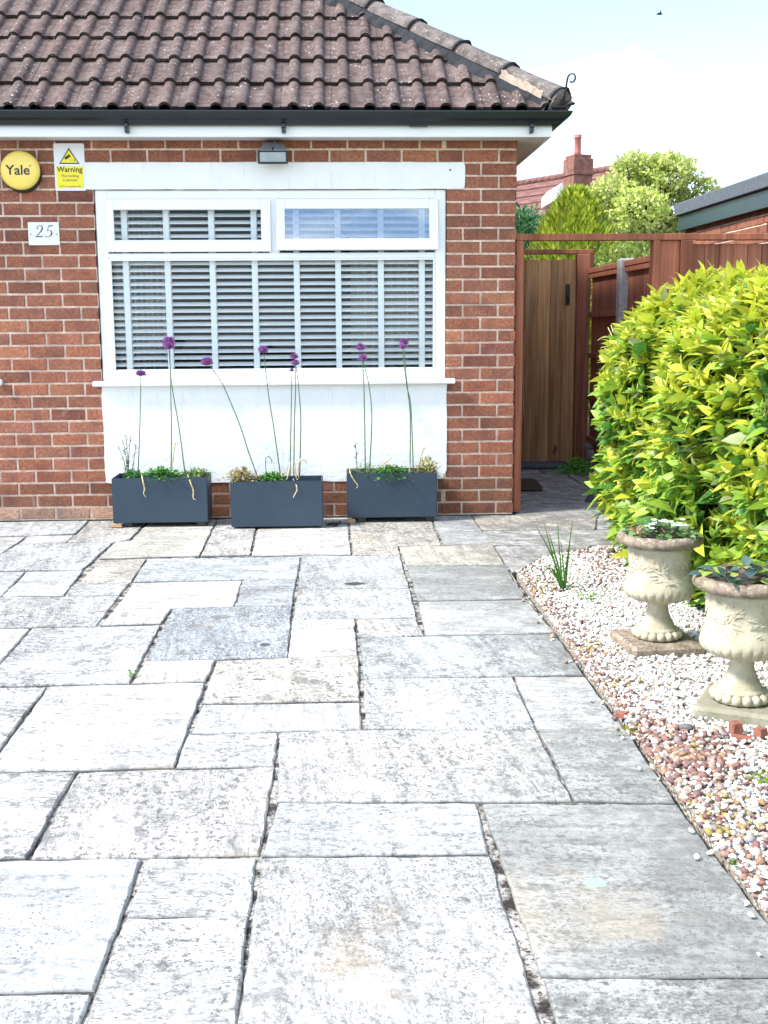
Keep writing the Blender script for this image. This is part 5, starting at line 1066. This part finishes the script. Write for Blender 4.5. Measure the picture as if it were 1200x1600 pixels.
def tree(name, lab, base, clusters, n, ln, asp, cols, trunk_h, trunk_r, drop=0.0, upw=0.3, group=None, mat=None, limbs=True):
    t = thing(name, tuple(base), lab, 'tree' if trunk_h > .8 else 'shrub', group); base = np.array(base); b = MB(); top = base+np.array([0, 0, trunk_h]); 
    b.tube([tuple(base-[0, 0, .1]), tuple(base+[rnd.uniform(-.05, .05), 0, trunk_h*.5]), tuple(top)], [trunk_r*1.3, trunk_r, trunk_r*.75], 9)
    if limbs:
        for (c, r) in clusters:
            c = np.array(c); m_ = (top*.5+c*.5)+np.array([rnd.uniform(-.1, .1), rnd.uniform(-.1, .1), -.05]); b.tube([tuple(top-[0, 0, trunk_h*.15*rnd.random()]), tuple(m_), tuple(c)], [trunk_r*.5, trunk_r*.3, trunk_r*.1], 6)
            for j in range(4): q = c+np.array(rv(1)[0])*np.mean(r)*.8; b.tube([tuple(m_*.4+c*.6), tuple(q)], [trunk_r*.16, trunk_r*.05], 5)
    b.build('trunk', TWIG, t)
    Ps = []; Ds = []; Cs = []; tot = sum(np.prod(np.atleast_1d(r)*np.ones(3))**(2/3) for c, r in clusters)
    for (c, r) in clusters:
        r3 = np.atleast_1d(r)*np.ones(3); k = int(n*np.prod(r3)**(2/3)/tot); dv = rv(k); rr = RNG.uniform(.45, 1.0, k)**.6*(1+.16*np.sin(dv[:, 0]*6+c[0]*9)*np.sin(dv[:, 2]*7+c[2]*5)+.1*RNG.normal(size=k)); p = np.array(c)+dv*rr[:, None]*r3
        Ps.append(p); Ds.append(unit(dv*.6+rv(k)*.8+np.array([[0, 0, upw]]))); v = RNG.uniform(.75, 1.2)
        Cs.append(np.array(cols)[RNG.integers(0, len(cols), k)]*RNG.uniform(.7, 1.25, (k, 1))*v)
    Ps, Ds, Cs = map(np.concatenate, (Ps, Ds, Cs)); m_ = len(Ps); Ln = ln*RNG.uniform(.6, 1.3, m_)
    V, F, k = leaves(Ps, Ds, rv(m_), Ln, Ln*asp, .25, .2, 2); raw('crown', V, F, np.repeat(Cs, k, 0), mat or LEAF, t)
# golden conifer: upright sprays
def conifer(name, lab, base, h, r, n, cols, z0=0.1, ln=.09):
    t = thing(name, tuple(base), lab, 'tree'); b = MB(); b.tube([(base[0], base[1], -.1), (base[0], base[1], h*.7)], [.09, .03], 8); b.build('trunk', TWIG, t)
    zz = RNG.uniform(0, 1, n)**.9; a = RNG.uniform(0, 6.28, n); prof = np.where(zz > .55, np.clip(1-((zz-.55)/.45)**2, 0, 1)**.6, 1)*1.0
    prof = np.maximum(prof, np.where(zz < .5, .82, 0)); bump = 1+.13*np.sin(a*5+zz*9)+.09*np.sin(a*11-zz*17)
    rr = r*prof*bump*RNG.uniform(.6, 1.03, n)**.5; p = np.stack([base[0]+rr*np.cos(a), base[1]+rr*np.sin(a), z0+zz*(h-z0)+.06*np.sin(a*7)], 1)
    d = unit(np.stack([np.cos(a)*.45, np.sin(a)*.45, np.full(n, .9)], 1)+rv(n)*.35); Ln = ln*RNG.uniform(.6, 1.5, n); V, F, k = leaves(p, d, np.stack([np.cos(a), np.sin(a), np.zeros(n)], 1)+rv(n)*.3, Ln, Ln*.32, .3, -.1, 2)
    c = np.array(cols)[RNG.integers(0, len(cols), n)]*RNG.uniform(.65, 1.3, (n, 1)); raw('crown', V, F, np.repeat(c, k, 0), LEAF, t)
cc = atY(899, 305, 7.0); conifer('golden_conifer', 'golden green conifer with upright sprays behind the garden gate', (cc[0], 7.0, 0), cc[2]+.0, .55, 15000, [(.52, .6, .06), (.42, .54, .05), (.6, .62, .1), (.26, .38, .045)])
cb = atY(820, 345, 9.0); tree('dark_shrub', 'dark green bushy shrub close to the house corner behind the golden conifer', (cb[0]-.3, 9.0, 0), [((cb[0]-.1, 9.0, 2.15), (.5, .5, .5)), ((cb[0]-.5, 9.2, 1.7), (.6, .5, .7)), ((cb[0]+.2, 9.1, 1.6), (.5, .4, .6)), ((cb[0]-.05, 9, 2.5), (.3, .3, .35))], 7000, .09, .4, [(.06, .2, .06), (.09, .26, .07), (.05, .15, .07)], 1.2, .06)
X0 = atY(1010, 300, 15.0)[0]
cl_ = []
for (px, py, r, dy) in ((960, 300, .5, 0), (940, 345, .5, .3), (1000, 268, .55, .2), (1045, 270, .5, -.2), (1085, 300, .5, .1), (1000, 325, .6, -.4), (1050, 330, .6, .3), (970, 375, .5, -.2), (1025, 385, .55, 0), (1075, 365, .5, .2), (980, 262, .28, 0), (1062, 262, .3, .2), (1098, 335, .32, -.1), (930, 312, .35, 0), (1015, 255, .25, -.1), (1045, 252, .22, .1), (1010, 296, .4, .5)):
    q = atY(px, py, 15.0+dy); cl_.append(((q[0], q[1], q[2]), (r, r*.8, r*.72)))
tree('leafy_tree', 'tall pale yellow green leafy tree behind the fence left of the outbuilding', (X0, 15.2, 0), [(c, r*.9 if not isinstance(r, tuple) else tuple(q*.9 for q in r)) for c, r in cl_], 14000, .088, .62, [(.52, .6, .15), (.62, .66, .2), (.42, .54, .13), (.66, .68, .3)], 2.3, .12)
q = atY(992, 398, 5.2); tree('leafy_shrub', 'light green shrub showing just above the side fence', (q[0], 5.2, 0), [((q[0], 5.2, q[2]-.25), (.5, .4, .42)), ((q[0]-.35, 5.4, q[2]-.35), (.35, .35, .35)), ((q[0]+.3, 5.3, q[2]-.3), (.35, .35, .4))], 2600, .06, .6, [(.24, .33, .06), (.16, .27, .04), (.32, .38, .1)], .7, .04)
q = atY(835, 300, 20); tree('feathery_tree', 'thin feathery green tree in front of the red tiled roof', (q[0], 20, 0), [((q[0], 20, q[2]-.9), (.4, .4, .5)), ((q[0]-.6, 20, q[2]-.9), (.6, .5, .6)), ((q[0]+.8, 20, q[2]-1.0), (.4, .4, .4)), ((q[0]+.3, 20.2, q[2]-1.3), (.8, .5, .6))], 1500, .13, .45, [(.1, .18, .06), (.14, .22, .08)], 3.0, .07)
# far house
fh = thing('neighbour_house', (8, 32, 0), 'distant red tiled house with a tall brick chimney behind the trees', 'house')
zr = 6.35; ra = atY(800, 281.5, 36.5); rb = atY(958, 249, 32.0); A_ = Vector((ra[0], ra[1], zr)); dr = Vector((rb[0]-ra[0], rb[1]-ra[1], 0)).normalized(); A_ -= dr*3; B_ = A_+dr*9.3; perp = Vector((dr.y, -dr.x, 0)); 
if perp.y > 0: perp = -perp
m = MT('clay_roof_tile', .85, .3); c = m.mix(m.noise(20, 4), (.15, .07, .06), (.25, .12, .1)); m.color(m.mix(m.noise((2, 2, 18), 3, lo=.4, hi=.6), c, (.12, .055, .05))).bump(m.noise((3, 3, 30), 3, lo=0, hi=1), .6, .03); CLAYROOF = m.m
def quad(b, p, q, r_, s_, th):
    n_ = (Vector(q)-Vector(p)).cross(Vector(s_)-Vector(p)).normalized()*th; v = [Vector(x) for x in (p, q, r_, s_)]; b.add(v+[x-n_ for x in v], [(0, 1, 2, 3), (7, 6, 5, 4), (0, 4, 5, 1), (1, 5, 6, 2), (2, 6, 7, 3), (3, 7, 4, 0)])
b = MB()
E1 = perp*3.6-Vector((0, 0, 3.0)); E2 = -perp*3.6-Vector((0, 0, 3.0)); nr = 10
for e in (E1, E2):
    for k in range(nr): quad(b, A_+e*(k+1.08)/nr-Vector((0, 0, .0)), B_+e*(k+1.08)/nr, B_+e*k/nr-Vector((0, 0, .05)), A_+e*k/nr-Vector((0, 0, .05)), .05)
rfh = b.build('roof', CLAYROOF, fh)
b = MB(); k = 0
while k*.35 < 9.3: p = A_+dr*(k*.35); b.tube([p+Vector((0, 0, -.02)), p+dr*.33+Vector((0, 0, .0))], [.13, .11], 8); k += 1
b.build('ridge_tiles', CLAYROOF, rfh)
b = MB()
c0 = [A_+perp*3.3+dr*.3, B_+perp*3.3-dr*.3, B_-perp*3.3-dr*.3, A_-perp*3.3+dr*.3]; b.slab([(v.x, v.y) for v in c0], 0, zr-3.05); b.build('wall', BRICK, fh)
ch = atY(903, 280, 29.5); cz = atY(903, 243, 29.5)[2]; b = MB(); rz = Matrix.Rotation(.3, 3, 'Z'); w_ = .33
for (h0_, h1_, ww) in ((2.0, cz-.62, w_), (cz-.6199, cz-.5, w_+.04), (cz-.4999, cz-.12, w_+.015), (cz-.1199, cz, w_-.03)): b.cbox((ch[0]-ww, 29.5-ww, h0_), (ch[0]+ww, 29.5+ww, h1_), .01, rz)
chm = b.build('chimney', simple('old_brick', (.26, .11, .085), .9, .45, 6, .4), fh)
b = MB(); b.lathe([(.13, cz-.01), (.11, cz+.1), (.105, cz+.5), (.13, cz+.52), (.13, cz+.56), (.1, cz+.57), (.14, cz+.62), (.02, cz+.63)], 18, (ch[0]-.03, 29.5, 0)); b.build('chimney_pot', simple('red_clay_pot', (.42, .15, .12), .8, .2, 10), chm)
q = atY(878, 297, 30); b = MB(); b.prism([(q[0]-.2, q[2]-.3), (q[0]+.22, q[2]-.3), (q[0]+.22, q[2]+.12), (q[0], q[2]+.22), (q[0]-.2, q[2]+.02)], 30.0, 32.5); b.build('dormer', simple('white_paint', (.78, .78, .78), .5), fh)
# bird
q = atY(1030, 22, 40); b = MB(); b.smooth = True
b.tube([(q[0]-.12, 40, q[2]), (q[0]-.05, 40, q[2]+.01), (q[0]+.06, 40, q[2]+.015), (q[0]+.13, 40, q[2])], [.01, .045, .05, .015], 8); b.add([(q[0], 39.98, q[2]+.03), (q[0]+.07, 39.98, q[2]+.03), (q[0]-.02, 39.7, q[2]+.12), (q[0], 40.02, q[2]+.03), (q[0]+.07, 40.02, q[2]+.03), (q[0]-.02, 40.3, q[2]+.12), (q[0]+.03, 39.98, q[2]+.045), (q[0]+.03, 40.02, q[2]+.045)], [(0, 1, 2), (4, 3, 5), (1, 6, 2), (6, 0, 2), (3, 7, 5), (7, 4, 5)])
tag(b.build('bird', INK, None, tuple(q)), 'tiny dark bird flying high in the sky at upper right', 'bird')
